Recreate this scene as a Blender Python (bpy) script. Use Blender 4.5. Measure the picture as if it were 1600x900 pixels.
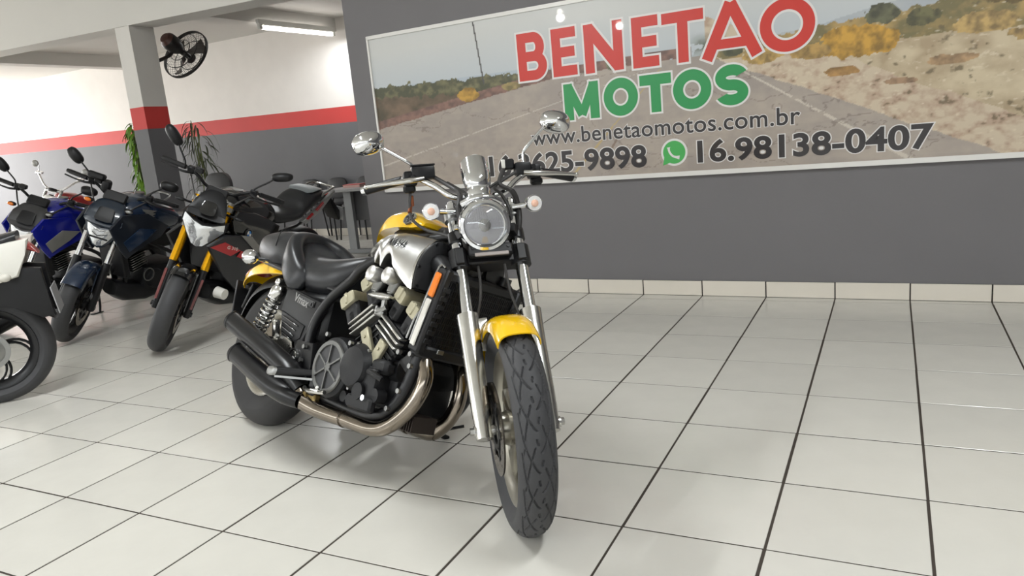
import bpy, bmesh, math, random
import numpy as np
from mathutils import Matrix, Vector
random.seed(7); np.random.seed(7)
for _o in list(bpy.data.objects): bpy.data.objects.remove(_o)
SC = bpy.context.scene
C = SC.collection
PI = math.pi

# ------------------------------------------------------------------ camera, world, exposure
T = 0.41                                   # floor tile pitch (m)
Rr = ((0.89277476, 0.4411919, -0.09112047), (0.01025905, -0.2221217, -0.97496497), (-0.45038648, 0.86948931, -0.20283086))
cam_d = bpy.data.cameras.new('camera'); cam = bpy.data.objects.new('camera', cam_d); C.objects.link(cam)
cam_d.sensor_width = 36; cam_d.lens = 1169.78 / 1600 * 36; cam_d.clip_start = 0.05; cam_d.clip_end = 200
cam.matrix_world = Matrix(((Rr[0][0], -Rr[1][0], -Rr[2][0], 0.711432), (Rr[0][1], -Rr[1][1], -Rr[2][1], -1.94709),
                           (Rr[0][2], -Rr[1][2], -Rr[2][2], 1.187237), (0, 0, 0, 1)))
SC.camera = cam
W = bpy.data.worlds.new('overcast_sky'); SC.world = W; W.use_nodes = True
bg = W.node_tree.nodes['Background']; bg.inputs[0].default_value = (0.90, 0.96, 1.0, 1); bg.inputs[1].default_value = 4.6
vs = SC.view_settings; vs.view_transform = 'Standard'; vs.look = 'None'; vs.exposure = 0.27; vs.gamma = 1; vs.use_curve_mapping = False

def area_lamp(name, loc, rot, sx, sy, power, col=(1, 1, 1)):
    l = bpy.data.lights.new(name, 'AREA'); l.shape = 'RECTANGLE'; l.size = sx; l.size_y = sy; l.energy = power; l.color = col
    o = bpy.data.objects.new(name, l); C.objects.link(o); o.location = loc; o.rotation_euler = rot
    return o

# daylight from the open left end of the building
area_lamp('left_daylight', (-15.6, 4.7, 1.5), (0, -PI / 2, 0), 2.3, 2.6, 170, (1, .98, .96))
area_lamp('left_daylight', (-15.6, -1.6, 1.6), (0, -PI / 2, 0), 2.4, 6.0, 130, (1, .98, .96))

# ------------------------------------------------------------------ helpers
def lin(c):
    return tuple(((v / 255 / 12.92) if v / 255 <= 0.04045 else ((v / 255 + 0.055) / 1.055) ** 2.4) for v in c[:3]) + (1.0,)

def mat(name, rgb, rough=0.5, metal=0.0, var=0.0, scale=20.0, bump=0.0, bscale=200.0, coat=0.0, spec=0.5, rvar=0.0, trans=0.0, emit=0.0):
    m = bpy.data.materials.new(name); m.use_nodes = True
    nt = m.node_tree; b = nt.nodes['Principled BSDF']
    b.inputs['Base Color'].default_value = lin(rgb); b.inputs['Roughness'].default_value = rough
    b.inputs['Metallic'].default_value = metal; b.inputs['Coat Weight'].default_value = coat
    b.inputs['Coat Roughness'].default_value = 0.06; b.inputs['Specular IOR Level'].default_value = spec
    b.inputs['Transmission Weight'].default_value = trans
    if emit:
        b.inputs['Emission Color'].default_value = lin(rgb); b.inputs['Emission Strength'].default_value = emit
    tc = nt.nodes.new('ShaderNodeTexCoord')
    if var or rvar:
        n = nt.nodes.new('ShaderNodeTexNoise'); n.inputs['Scale'].default_value = scale; n.inputs['Detail'].default_value = 5
        nt.links.new(tc.outputs['Object'], n.inputs['Vector'])
        if var:
            mx = nt.nodes.new('ShaderNodeMix'); mx.data_type = 'RGBA'; l = lin(rgb)
            mx.inputs['A'].default_value = tuple(max(0, v * (1 - var)) for v in l[:3]) + (1,)
            mx.inputs['B'].default_value = tuple(min(1, v * (1 + var)) for v in l[:3]) + (1,)
            nt.links.new(n.outputs['Fac'], mx.inputs['Factor']); nt.links.new(mx.outputs['Result'], b.inputs['Base Color'])
        if rvar:
            mr = nt.nodes.new('ShaderNodeMapRange'); mr.inputs['To Min'].default_value = max(0, rough - rvar); mr.inputs['To Max'].default_value = min(1, rough + rvar)
            nt.links.new(n.outputs['Fac'], mr.inputs['Value']); nt.links.new(mr.outputs['Result'], b.inputs['Roughness'])
    if bump:
        n2 = nt.nodes.new('ShaderNodeTexNoise'); n2.inputs['Scale'].default_value = bscale; n2.inputs['Detail'].default_value = 3
        nt.links.new(tc.outputs['Object'], n2.inputs['Vector'])
        bp = nt.nodes.new('ShaderNodeBump'); bp.inputs['Strength'].default_value = bump; bp.inputs['Distance'].default_value = 0.002
        nt.links.new(n2.outputs['Fac'], bp.inputs['Height']); nt.links.new(bp.outputs['Normal'], b.inputs['Normal'])
    return m

V = Vector
def catmull(pts, sub):
    pts = [V(p) for p in pts]
    if sub <= 1 or len(pts) < 3: return pts
    out = []
    for i in range(len(pts) - 1):
        p0 = pts[max(i - 1, 0)]; p1 = pts[i]; p2 = pts[i + 1]; p3 = pts[min(i + 2, len(pts) - 1)]
        for k in range(sub):
            t = k / sub
            out.append(0.5 * ((2 * p1) + (p2 - p0) * t + (2 * p0 - 5 * p1 + 4 * p2 - p3) * t * t + (3 * p1 - p0 - 3 * p2 + p3) * t ** 3))
    out.append(pts[-1]); return out

def closed_smooth(pts, sub):
    n = len(pts); pts = [V(p) for p in pts]; out = []
    for i in range(n):
        p0, p1, p2, p3 = pts[i - 1], pts[i], pts[(i + 1) % n], pts[(i + 2) % n]
        for k in range(sub):
            t = k / sub
            out.append(0.5 * ((2 * p1) + (p2 - p0) * t + (2 * p0 - 5 * p1 + 4 * p2 - p3) * t * t + (3 * p1 - p0 - 3 * p2 + p3) * t ** 3))
    return out

class MB:
    def __init__(s): s.bm = bmesh.new()
    def ringv(s, pts): return [s.bm.verts.new(V(p)) for p in pts]
    def loft(s, rings, cap=True, loop=False):
        vr = [s.ringv(r) for r in rings]; n = len(vr[0])
        pairs = list(zip(vr[:-1], vr[1:])) + ([(vr[-1], vr[0])] if loop else [])
        for a, b in pairs:
            for i in range(n):
                j = (i + 1) % n
                try: s.bm.faces.new((a[i], a[j], b[j], b[i]))
                except ValueError: pass
        if cap and not loop:
            s.bm.faces.new(vr[0][::-1]); s.bm.faces.new(vr[-1])
        return s
    def strip(s, rows):                                   # open surface from rows of points
        vr = [s.ringv(r) for r in rows]
        for a, b in zip(vr[:-1], vr[1:]):
            for i in range(len(a) - 1): s.bm.faces.new((a[i], a[i + 1], b[i + 1], b[i]))
        return s
    def box(s, c, size, rot=None, bev=0.0, seg=1):
        r = bmesh.ops.create_cube(s.bm, size=1.0); vs = r['verts']
        M = Matrix.Translation(V(c)) @ (rot.to_4x4() if rot is not None else Matrix.Identity(4)) @ Matrix.Diagonal((size[0], size[1], size[2], 1))
        bmesh.ops.transform(s.bm, matrix=M, verts=vs)
        if bev:
            ed = list({e for v in vs for e in v.link_edges})
            bmesh.ops.bevel(s.bm, geom=ed, offset=bev, segments=seg, affect='EDGES', profile=0.5)
        return s
    def bar(s, p0, p1, w, h, up=(0, 0, 1), bev=0.0):      # box from p0 to p1
        p0, p1 = V(p0), V(p1); d = p1 - p0; x = d.normalized(); u = V(up)
        y = u.cross(x).normalized(); z = x.cross(y)
        R = Matrix((x, y, z)).transposed()
        return s.box((p0 + p1) / 2, (d.length, w, h), R, bev)
    def cyl(s, p0, p1, r0, r1=None, n=16, cap=True):
        p0, p1 = V(p0), V(p1); r1 = r0 if r1 is None else r1
        d = (p1 - p0).normalized(); a = d.orthogonal().normalized(); b = d.cross(a)
        f = lambda p, r: [p + (a * math.cos(2 * PI * i / n) + b * math.sin(2 * PI * i / n)) * r for i in range(n)]
        return s.loft([f(p0, r0), f(p1, r1)], cap)
    def lathe(s, prof, o, axis, n=32, cap=True, up=None):     # prof: (radius, distance along axis)
        o, d = V(o), V(axis).normalized(); a = d.orthogonal().normalized() if up is None else (V(up) - d * V(up).dot(d)).normalized(); b = d.cross(a)
        rings = [[o + d * t + (a * math.cos(2 * PI * i / n) + b * math.sin(2 * PI * i / n)) * max(r, 1e-5) for i in range(n)] for r, t in prof]
        return s.loft(rings, cap)
    def ring(s, prof, o, axis, n=48):                         # closed profile turned round axis
        o, d = V(o), V(axis).normalized(); a = d.orthogonal().normalized(); b = d.cross(a)
        rings = [[o + d * t + (a * math.cos(2 * PI * i / n) + b * math.sin(2 * PI * i / n)) * r for r, t in prof] for i in range(n)]
        return s.loft(rings, loop=True)
    def tube(s, pts, r, n=10, sub=5, cap=True):
        P = catmull(pts, sub); m = len(P)
        rad = [r] * m if not isinstance(r, (list, tuple)) else [np.interp(i / (m - 1) * (len(r) - 1), range(len(r)), r) for i in range(m)]
        t0 = (P[1] - P[0]).normalized(); a = t0.orthogonal().normalized(); rings = []
        for i in range(m):
            t = (P[min(i + 1, m - 1)] - P[max(i - 1, 0)]).normalized()
            a = (a - t * a.dot(t)).normalized(); b = t.cross(a)
            rings.append([P[i] + (a * math.cos(2 * PI * k / n) + b * math.sin(2 * PI * k / n)) * rad[i] for k in range(n)])
        return s.loft(rings, cap)
    def ell(s, c, rad, n=16, m=10, rot=None):
        M = Matrix.Translation(V(c)) @ (rot.to_4x4() if rot is not None else Matrix.Identity(4)) @ Matrix.Diagonal((rad[0], rad[1], rad[2], 1))
        r = bmesh.ops.create_uvsphere(s.bm, u_segments=n, v_segments=m, radius=1.0)
        bmesh.ops.transform(s.bm, matrix=M, verts=r['verts']); return s
    def prism(s, pts, a, b, f, bev=0.0):                  # 2-D outline pts, mapped by f(u, v, depth), from depth a to b
        v0 = s.ringv([f(u, v, a) for u, v in pts]); v1 = s.ringv([f(u, v, b) for u, v in pts]); n = len(pts)
        fs = [s.bm.faces.new(v0[::-1]), s.bm.faces.new(v1)]
        for i in range(n): s.bm.faces.new((v0[i], v0[(i + 1) % n], v1[(i + 1) % n], v1[i]))
        if bev:
            ed = list(set(fs[0].edges) | set(fs[1].edges))
            bmesh.ops.bevel(s.bm, geom=ed, offset=bev, segments=2, affect='EDGES', profile=0.6)
        return s
    def raw(s, verts, faces):
        vs = [s.bm.verts.new(v) for v in verts]
        for f in faces:
            try: s.bm.faces.new([vs[i] for i in f])
            except ValueError: pass
        return s
    def xf(s, M): bmesh.ops.transform(s.bm, matrix=M, verts=s.bm.verts[:]); return s
    def mesh(s, name, smooth=True, angle=38):
        bmesh.ops.recalc_face_normals(s.bm, faces=s.bm.faces[:])
        me = bpy.data.meshes.new(name); s.bm.to_mesh(me); s.bm.free()
        if smooth and len(me.polygons):
            me.polygons.foreach_set('use_smooth', [True] * len(me.polygons)); me.set_sharp_from_angle(angle=math.radians(angle))
        return me

def link(name, me, m, parent=None, label=None):
    o = bpy.data.objects.new(name, me); C.objects.link(o)
    if m is not None: me.materials.append(m)
    if parent is not None: o.parent = parent
    if label: o['label'] = label
    return o
def part(name, mb, m, parent=None, xf=None, smooth=True, angle=38, label=None):
    if xf is not None: mb.xf(xf)
    return link(name, mb.mesh(name, smooth, angle), m, parent, label)
def thing(name, label, cat, loc=(0, 0, 0), rot=(0, 0, 0), group=None):
    o = bpy.data.objects.new(name, None); C.objects.link(o); o.empty_display_size = 0.1
    o.location = loc; o.rotation_euler = rot; o['label'] = label; o['category'] = cat
    if group: o['group'] = group
    return o
def tag(o, label, cat, group=None):
    o['label'] = label; o['category'] = cat
    if group: o['group'] = group
    return o
def struct(name, mb, m, smooth=False):
    o = link(name, mb.mesh(name, smooth), m); o['kind'] = 'structure'; return o
def dup(root, loc, rotz, label, group=None):
    r = root.copy(); C.objects.link(r); r.location = loc; r.rotation_euler = (0, 0, rotz); r['label'] = label
    if group: r['group'] = group
    for ch in list(root.children):
        c = ch.copy(); C.objects.link(c); c.parent = r
        for g in ch.children:
            d = g.copy(); C.objects.link(d); d.parent = c
    return r

def sring(c, u, v, ru, rv, n=24, p=2.0):                  # superellipse ring
    c, u, v = V(c), V(u), V(v); out = []
    for i in range(n):
        a = 2 * PI * i / n; ca, sa = math.cos(a), math.sin(a)
        out.append(c + u * (math.copysign(abs(ca) ** (2 / p), ca) * ru) + v * (math.copysign(abs(sa) ** (2 / p), sa) * rv))
    return out
def xloft(mb, secs, n=24, p=2.5):                         # sections (x, yc, half width, z bottom, z top[, p])
    mb.loft([sring((q[0], q[1], (q[3] + q[4]) / 2), (0, 1, 0), (0, 0, 1), q[2], (q[4] - q[3]) / 2, n, q[5] if len(q) > 5 else p) for q in secs]); return mb
def smooth_secs(secs, sub=4):
    m = len(secs[0]); P = np.array(secs, float); out = []
    for i in range(len(P) - 1):
        p0, p1, p2, p3 = P[max(i - 1, 0)], P[i], P[i + 1], P[min(i + 2, len(P) - 1)]
        for k in range(sub):
            t = k / sub; out.append(tuple(0.5 * ((2 * p1) + (p2 - p0) * t + (2 * p0 - 5 * p1 + 4 * p2 - p3) * t * t + (3 * p1 - p0 - 3 * p2 + p3) * t ** 3)))
    out.append(tuple(P[-1])); return out

def text_geo(s, bold=0.0, res=6, spacing=1.0, shear=0.0):              # flat text outline as (verts2d, faces), unit box 0..1
    cu = bpy.data.curves.new('lettering', 'FONT'); cu.body = s; cu.size = 1; cu.offset = bold; cu.resolution_u = res; cu.space_character = spacing; cu.shear = shear
    o = bpy.data.objects.new('lettering', cu); C.objects.link(o)
    dg = bpy.context.evaluated_depsgraph_get(); me = bpy.data.meshes.new_from_object(o.evaluated_get(dg))
    vs = [(v.co.x, v.co.y) for v in me.vertices]; fs = [tuple(p.vertices) for p in me.polygons]
    bpy.data.objects.remove(o); bpy.data.meshes.remove(me); bpy.data.curves.remove(cu)
    return vs, fs
def box_of(vs):
    xs = [v[0] for v in vs]; ys = [v[1] for v in vs]; return min(xs), min(ys), max(xs), max(ys)
def put_text(mb, s, f, bold=0.0, ref=None, spacing=1.0, shear=0.0):   # f(u, v) with u, v in 0..1 of the text's own box
    vs, fs = text_geo(s, bold, 6, spacing, shear); b = ref or box_of(vs)
    mb.raw([f((x - b[0]) / (b[2] - b[0]), (y - b[1]) / (b[3] - b[1])) for x, y in vs], fs); return b
# ------------------------------------------------------------------ materials
BLACK = mat('black_plastic', (24, 24, 26), 0.42, var=.15, bump=.08, bscale=300, spec=.35)
BLACKM = mat('black_metal', (22, 22, 24), 0.36, 0.0, spec=.4, var=.2, rvar=.1)
GLOSSB = mat('gloss_black_paint', (14, 14, 16), 0.14, coat=.7)
ENG = mat('engine_black', (28, 28, 30), 0.5, 0.1, spec=.35, var=.35, scale=30, bump=.25, bscale=160, rvar=.12)
CHROME = mat('chrome', (225, 226, 228), 0.07, 1.0, rvar=.03)
ALU = mat('polished_aluminium', (205, 204, 200), 0.24, 1.0, var=.06, rvar=.08)
ALUD = mat('dull_aluminium', (150, 150, 148), 0.38, 1.0, var=.15, rvar=.1)
STEEL = mat('stained_steel', (138, 129, 118), 0.16, 1.0, var=.22, scale=14, rvar=.1)
RUBBER = mat('tyre_rubber', (58, 58, 60), 0.62, var=.2, scale=35, bump=.1, bscale=150, rvar=.1)
RUBBERD = mat('dusty_rubber', (46, 45, 45), 0.72, var=.3, scale=12, bump=.15, bscale=120)
LEATHER = mat('black_vinyl', (30, 31, 34), 0.34, var=.12, bump=.12, bscale=420, rvar=.06)
YELLOW = mat('yellow_paint', (242, 192, 6), 0.2, coat=.8, var=.05)
CREAM = mat('aged_cream_metal', (168, 162, 138), 0.42, .45, var=.18, scale=40)
ORANGE = mat('orange_reflector', (226, 118, 18), 0.18, coat=.5)
WHITEP = mat('white_paint', (232, 230, 222), 0.25, coat=.5, var=.03)
DARKBLUE = mat('dark_blue_paint', (24, 42, 66), 0.22, coat=.7, var=.08)
BLUE = mat('bright_blue_paint', (18, 28, 140), 0.18, coat=.8, var=.05)
GREYP = mat('grey_paint', (128, 126, 122), 0.3, coat=.5, var=.06)
GOLD = mat('gold_anodised', (222, 164, 20), 0.26, .85, var=.06)
REDP = mat('red_paint', (150, 30, 30), 0.28, coat=.5)
CLEAR = bpy.data.materials.new('clear_lens'); CLEAR.use_nodes = True      # thin glass: transparent with a glossy surface
_nt = CLEAR.node_tree; _nt.nodes.remove(_nt.nodes['Principled BSDF']); _t = _nt.nodes.new('ShaderNodeBsdfTransparent'); _g = _nt.nodes.new('ShaderNodeBsdfGlossy'); _g.inputs['Roughness'].default_value = .03
_m = _nt.nodes.new('ShaderNodeMixShader'); _m.inputs[0].default_value = .07
_nt.links.new(_t.outputs[0], _m.inputs[1]); _nt.links.new(_g.outputs[0], _m.inputs[2]); _nt.links.new(_m.outputs[0], _nt.nodes['Material Output'].inputs[0])
REFL = mat('reflector_bowl', (244, 244, 244), 0.3, .25, bump=.3, bscale=60)
PEACH = mat('pale_signal_bulb', (238, 190, 165), 0.3)
MIRROR = mat('mirror_glass', (210, 214, 216), 0.02, 1.0)
COPPER = mat('copper_fitting', (150, 90, 60), 0.4, .8)
TILE = mat('glazed_tile', (207, 204, 196), 0.22, var=.05, scale=7, bump=.10, bscale=45, rvar=.07)
_nt = TILE.node_tree; _b = _nt.nodes['Principled BSDF']; _oi = _nt.nodes.new('ShaderNodeObjectInfo')
_hs = _nt.nodes.new('ShaderNodeHueSaturation'); _mr = _nt.nodes.new('ShaderNodeMapRange'); _mr.inputs['To Min'].default_value = .95; _mr.inputs['To Max'].default_value = 1.02
_nt.links.new(_oi.outputs['Random'], _mr.inputs['Value']); _nt.links.new(_mr.outputs['Result'], _hs.inputs['Value'])
_src = _b.inputs['Base Color'].links[0].from_socket; _nt.links.new(_src, _hs.inputs['Color']); _nt.links.new(_hs.outputs['Color'], _b.inputs['Base Color'])
GROUT = mat('dark_grout', (58, 50, 43), 0.85, var=.25, scale=9)
JOINT = mat('skirting_joint', (50, 45, 40), .9)
SKIRT = mat('baseboard_tile', (226, 219, 207), 0.3, var=.05, scale=6)
GREYW = mat('grey_wall_paint', (114, 112, 114), 0.62, var=.05, scale=3, bump=.25, bscale=70)
WHITEW = mat('white_wall_paint', (214, 212, 207), 0.7, var=.03, scale=2, bump=.2, bscale=60)
PAVE = mat('pavement', (150, 146, 140), 0.9, var=.15, scale=2)

def banded(name, zr, zt, slope, x0, top=(238, 233, 228)):                     # grey dado, red band, white top: painted on the wall
    m = mat(name, (236, 231, 226), 0.62, bump=.2, bscale=60); nt = m.node_tree; b = nt.nodes['Principled BSDF']
    tc = nt.nodes.new('ShaderNodeTexCoord'); sp = nt.nodes.new('ShaderNodeSeparateXYZ'); nt.links.new(tc.outputs['Object'], sp.inputs[0])
    a = nt.nodes.new('ShaderNodeMath'); a.operation = 'MULTIPLY_ADD'; a.inputs[1].default_value = slope; a.inputs[2].default_value = -slope * x0
    nt.links.new(sp.outputs['X'], a.inputs[0])
    z = nt.nodes.new('ShaderNodeMath'); z.operation = 'ADD'; nt.links.new(sp.outputs['Z'], z.inputs[0]); nt.links.new(a.outputs[0], z.inputs[1])
    n = nt.nodes.new('ShaderNodeTexNoise'); n.inputs['Scale'].default_value = 4; n.inputs['Detail'].default_value = 6; nt.links.new(tc.outputs['Object'], n.inputs['Vector'])
    prev = None
    def tone(rgb):
        mx = nt.nodes.new('ShaderNodeMix'); mx.data_type = 'RGBA'; l = lin(rgb)
        mx.inputs['A'].default_value = tuple(v * .94 for v in l[:3]) + (1,); mx.inputs['B'].default_value = tuple(min(1, v * 1.05) for v in l[:3]) + (1,)
        nt.links.new(n.outputs['Fac'], mx.inputs['Factor']); return mx.outputs['Result']
    cur = tone((104, 104, 107))
    for zz, rgb in ((zr, (206, 62, 58)), (zt, top)):
        g = nt.nodes.new('ShaderNodeMath'); g.operation = 'GREATER_THAN'; g.inputs[1].default_value = zz; nt.links.new(z.outputs[0], g.inputs[0])
        mx = nt.nodes.new('ShaderNodeMix'); mx.data_type = 'RGBA'; nt.links.new(g.outputs[0], mx.inputs['Factor'])
        nt.links.new(cur, mx.inputs['A']); nt.links.new(tone(rgb), mx.inputs['B']); cur = mx.outputs['Result']
    nt.links.new(cur, b.inputs['Base Color']); return m
BAND = banded('banded_back_wall', 1.514, 1.722, 0.0148, -5.6)
PILLARM = banded('banded_pillar', 1.542, 1.752, 0.0, 0, (218, 215, 210))

# ------------------------------------------------------------------ the room
SL = -0.0312
YW = 2.9759                                              # front plane of the sign wall: y = YW + SL*x
YB = 6.0565                                              # back wall plane
def wy(x, off): return off + SL * x
def slab(x0, x1, offa, offb, z0, z1, z0b=None, z1b=None):   # wall block between planes y=offa+SL*x and y=offb+SL*x
    z0b = z0 if z0b is None else z0b; z1b = z1 if z1b is None else z1b
    b = MB(); P = []
    for x, za, zb in ((x0, z0, z1), (x1, z0b, z1b)):
        P.append([(x, wy(x, offa), za), (x, wy(x, offb), za), (x, wy(x, offb), zb), (x, wy(x, offa), zb)])
    return b.loft(P)

struct('pavement', MB().box((-5, -5, -.26), (80, 80, .2)), PAVE)
fl = struct('floor', MB().box((-5.35, -.85, -.0765), (21.3, 14.3, .15)), GROUT)      # grout bed, top at -0.010
tm = MB().box((0, 0, -.0055), (T - .0085, T - .0070, .011), bev=.0012).mesh('tile', False)
tm.materials.append(TILE)
cells = []
for i in range(-39, 13):
    for j in range(-19, 16):
        cx, cy = (i + .5) * T, (j + .5) * T
        if (j + 1) * T > wy(cx, YW) - .02 and cx > -3.25: continue
        if (j + 1) * T > wy(cx, YB) - .02: continue
        dx, dy = cx - .711, cy + 1.947
        dep = -.45038648 * dx + .86948931 * dy + .2408; side = .89277 * dx + .44119 * dy + .108
        dist = math.hypot(dx, dy)
        infr = dep > .3 and abs(side) < .72 * dep + .25
        cells.append((0 if infr else 1, dist, i, j))
cells.sort()
def place_tile(i, j, k):
    o = bpy.data.objects.new('tile', tm); C.objects.link(o); o.parent = fl
    rr = random.Random(i * 977 + j); o.location = ((i + .5) * T + rr.uniform(-.0008, .0008), (j + .5) * T + rr.uniform(-.0008, .0008), 0)
for k, (a, d, i, j) in enumerate(cells[:280]): place_tile(i, j, k)
rest = MB()
for a, d, i, j in cells[280:]: rest.box(((i + .5) * T, (j + .5) * T, -.0055), (T - .0085, T - .0055, .011))
# cut tiles along the two walls
cut = MB()
def cut_tiles(i0, i1, off, j):
    for i in range(i0, i1):
        xa, xb = i * T + .004, (i + 1) * T - .004; ya = j * T + .003
        yb0, yb1 = wy(xa, off) - .003, wy(xb, off) - .003
        if min(yb0, yb1) - ya < .01: continue
        cut.loft([[(xa, ya, -.011), (xa, yb0, -.011), (xa, yb0, 0), (xa, ya, 0)], [(xb, ya, -.011), (xb, yb1, -.011), (xb, yb1, 0), (xb, ya, 0)]])
done = {(c[2], c[3]) for c in cells}
for i in range(-39, 13):
    for j in range(6, 17):
        if (i, j) in done: continue
        cx = (i + .5) * T
        off = YW if (cx > -3.25 and j < 9) else YB
        if j * T < wy(cx, off) - .012 and (j + 1) * T > wy(cx, off) - .06: cut_tiles(i, i + 1, off, j)
ct = part('cut_tile', cut, TILE, fl, smooth=False); ct['kind'] = 'stuff'
o = part('distant_tile', rest, TILE, fl, smooth=False); o['kind'] = 'stuff'

struct('wall_sign', slab(-3.155, 5.2, YW, YW + .275, -.011, 3.3), GREYW)
struct('wall_back', slab(-16, 5.2, YB, YB + .15, -.011, 3.3), BAND)
struct('wall_right', MB().box((5.275, -1.0, 1.645), (.15, 14.5, 3.31)), GREYW)
struct('pillar', slab(-5.944, -5.735, YW, YW + .275, -.011, 2.503, None, 2.501), PILLARM)
bz = lambda x: 2.502 - .0215 * (x + 5.712)
struct('beam_front', slab(-16, -3.155, YW, YW + .275, bz(-16), 3.3, bz(-3.155), 3.3), WHITEW)
for nm, xx in (('beam_side', -5.735), ('beam_side', -9.62)):
    b = MB(); ya, yb = wy(xx, YW) + .275, wy(xx, YB)
    b.box((xx - .12, (ya + yb) / 2, (2.668 + 2.9) / 2), (.24, yb - ya, .232)); struct(nm, b, WHITEW)
struct('ceiling_back', slab(-16, 5.2, YW + .275, YB, 2.836, 2.96), WHITEW)
b = MB(); b.box((-5.4, -1.15, 3.38), (21.2, 9.4, .15)); struct('ceiling_front', b, WHITEW)
struct('beam_entrance', MB().box((-5.4, -5.75, 3.155), (21.2, .2, .3)), WHITEW)
struct('wall_neighbour', MB().box((-22, -3, 1.55), (.3, 26, 3.4)), mat('neighbour_wall', (168, 160, 150), .8, var=.15, scale=.8))
struct('wall_across_street', MB().box((-4, -19, 3.0), (60, .4, 6.4)), mat('street_facade', (150, 146, 142), .8, var=.2, scale=.6))  # unseen facade added to dim what the sign panel reflects

SK = .103
def skirting(name, x0, x1, off, i0, i1):
    root = struct(name, slab(x0, x1, off - .010, off, 0.0, SK - .002), JOINT)
    for i in range(i0, i1):
        xa, xb = max(i * T + .004, x0), min((i + 1) * T - .004, x1)
        if xb - xa < .03: continue
        dz = random.uniform(-.002, .002)
        part('baseboard_tile', slab(xa, xb, off - .0145, off - .007, 0.003, SK + dz), SKIRT, root, smooth=False)
skirting('baseboard_sign_wall', -3.155, 5.2, YW, -8, 13)
skirting('baseboard_back', -16, 5.2, YB, -39, -6)

# ------------------------------------------------------------------ sign panel with printed road picture
sg = thing('sign_board', 'long glossy advertising panel with a desert road print on the dark grey wall', 'sign', (-.5, wy(-.5, YW), 0.83))
OFF = (-.5, wy(-.5, YW), 0.83)
def pw(x, z, d): return (x - OFF[0], wy(x, YW) - d - OFF[1], z - OFF[2])     # point on the wall, d in front of it
PX0, PX1, PZ0, PZ1 = -2.93, 2.05, .832, 1.992
NX, NZ = 900, 208
xs = np.linspace(PX0, PX1, NX); zs = np.linspace(PZ0, PZ1, NZ); X, Z = np.meshgrid(xs, zs)
def vnoise(x, y, seed):
    r = np.random.RandomState(seed); g = r.rand(257, 257)
    xi = np.floor(x).astype(int); yi = np.floor(y).astype(int); fx = x - xi; fy = y - yi
    fx = fx * fx * (3 - 2 * fx); fy = fy * fy * (3 - 2 * fy); xi %= 256; yi %= 256
    return (g[yi, xi] * (1 - fx) + g[yi, xi + 1] * fx) * (1 - fy) + (g[yi + 1, xi] * (1 - fx) + g[yi + 1, xi + 1] * fx) * fy
def fbm(sx, sy, seed, o=5): return sum(vnoise((X + 9) * sx * 2 ** k, (Z + 3) * sy * 2 ** k, seed + k) * .5 ** (k + 1) for k in range(o)) / (1 - .5 ** o)
def col(c): return np.array(lin(c)[:3])[None, None, :]
IMG = np.zeros((NZ, NX, 3))
def put(mask, c):
    global IMG
    m = np.clip(mask, 0, 1)[..., None]; IMG = IMG * (1 - m) + (c if isinstance(c, np.ndarray) else col(c)) * m
def mixc(a, b, t): t = np.clip(t, 0, 1)[..., None]; return col(a) * (1 - t) + col(b) * t
sm = lambda e0, e1, v: np.clip((v - e0) / (e1 - e0), 0, 1)
put(np.ones_like(X), mixc((186, 194, 200), (205, 206, 204), (Z - 1.55) / .35 + .3 * (fbm(1.2, 3, 3) - .5)))
mt = 1.60 + .11 * np.exp(-((X - .85) / .5) ** 2) + .03 * (fbm(3, .1, 40) - .5); put((Z < mt) * (X > -.3), mixc((160, 170, 182), (188, 190, 188), fbm(6, 14, 5)))
put((Z < 1.615 + .015 * (fbm(4, .1, 44) - .5)) * (X < -1.2), (176, 186, 196))
HZ = 1.545
g1, g2, g3 = fbm(9, 12, 11), fbm(22, 30, 21), fbm(3, 5, 31)
put(Z < HZ, mixc((176, 164, 152), (158, 148, 140), g3 * 1.3 + (g2 - .5)))                   # road surface
put((Z < HZ) * sm(.62, .7, fbm(1.5, 9, 61)) * .25, (186, 172, 158))
lz = np.interp(X, [-2.95, -2.2, -1.35, -.75, -.35], [1.30, 1.41, 1.528, 1.545, 1.55])      # left verge edge
left = (Z > lz + .012 * (g2 - .5)) * (X < -.42)
top_l = np.interp(X, [-2.95, -2.0, -1.3, -.5], [1.635, 1.60, 1.575, 1.552]) + .07 * (g2 - .5) + .025 * (g1 - .5)
put(left * (Z < top_l), mixc((122, 100, 80), (78, 70, 52), sm(.3, .7, g1) + .5 * (g2 - .5)))
put(left * (Z < top_l) * (Z > top_l - .09 * (.6 + g1)), mixc((74, 76, 54), (126, 120, 84), sm(.4, .8, g2)))
put(left * (Z < lz + .06), mixc((140, 106, 94), (104, 80, 72), sm(.3, .7, g2)))
for bx, bzz, rx, rz, c in ((-2.08, 1.485, .10, .05, (196, 152, 62)), (-1.72, 1.51, .08, .03, (170, 150, 96)), (-.93, 1.575, .07, .045, (120, 128, 92))):
    put(((X - bx) / rx) ** 2 + ((Z - bzz) / rz) ** 2 < .75 + .8 * (g2 - .3), mixc(c, tuple(int(v * .7) for v in c), sm(.3, .7, g2)))
rz_ = np.interp(X, [-.33, -.05, .222, .734, 1.347, 2.1], [1.545, 1.41, 1.30, 1.06, .80, .5])   # right verge edge
right = (Z > rz_ + .03 * (g1 - .5)) * (X > -.33)
top_r = np.interp(X, [-.33, 0, .4, .9, 1.4, 2.1], [1.56, 1.60, 1.635, 1.66, 1.70, 1.72]) + .04 * (g2 - .5) + .03 * (g1 - .5)
put(right * (Z < top_r), mixc((206, 190, 160), (172, 152, 122), sm(.25, .75, g1) + .4 * (g2 - .5)))
put(right * (Z < rz_ + .18 + .1 * g3), mixc((204, 188, 164), (178, 152, 130), sm(.4, .7, g2)))
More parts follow.
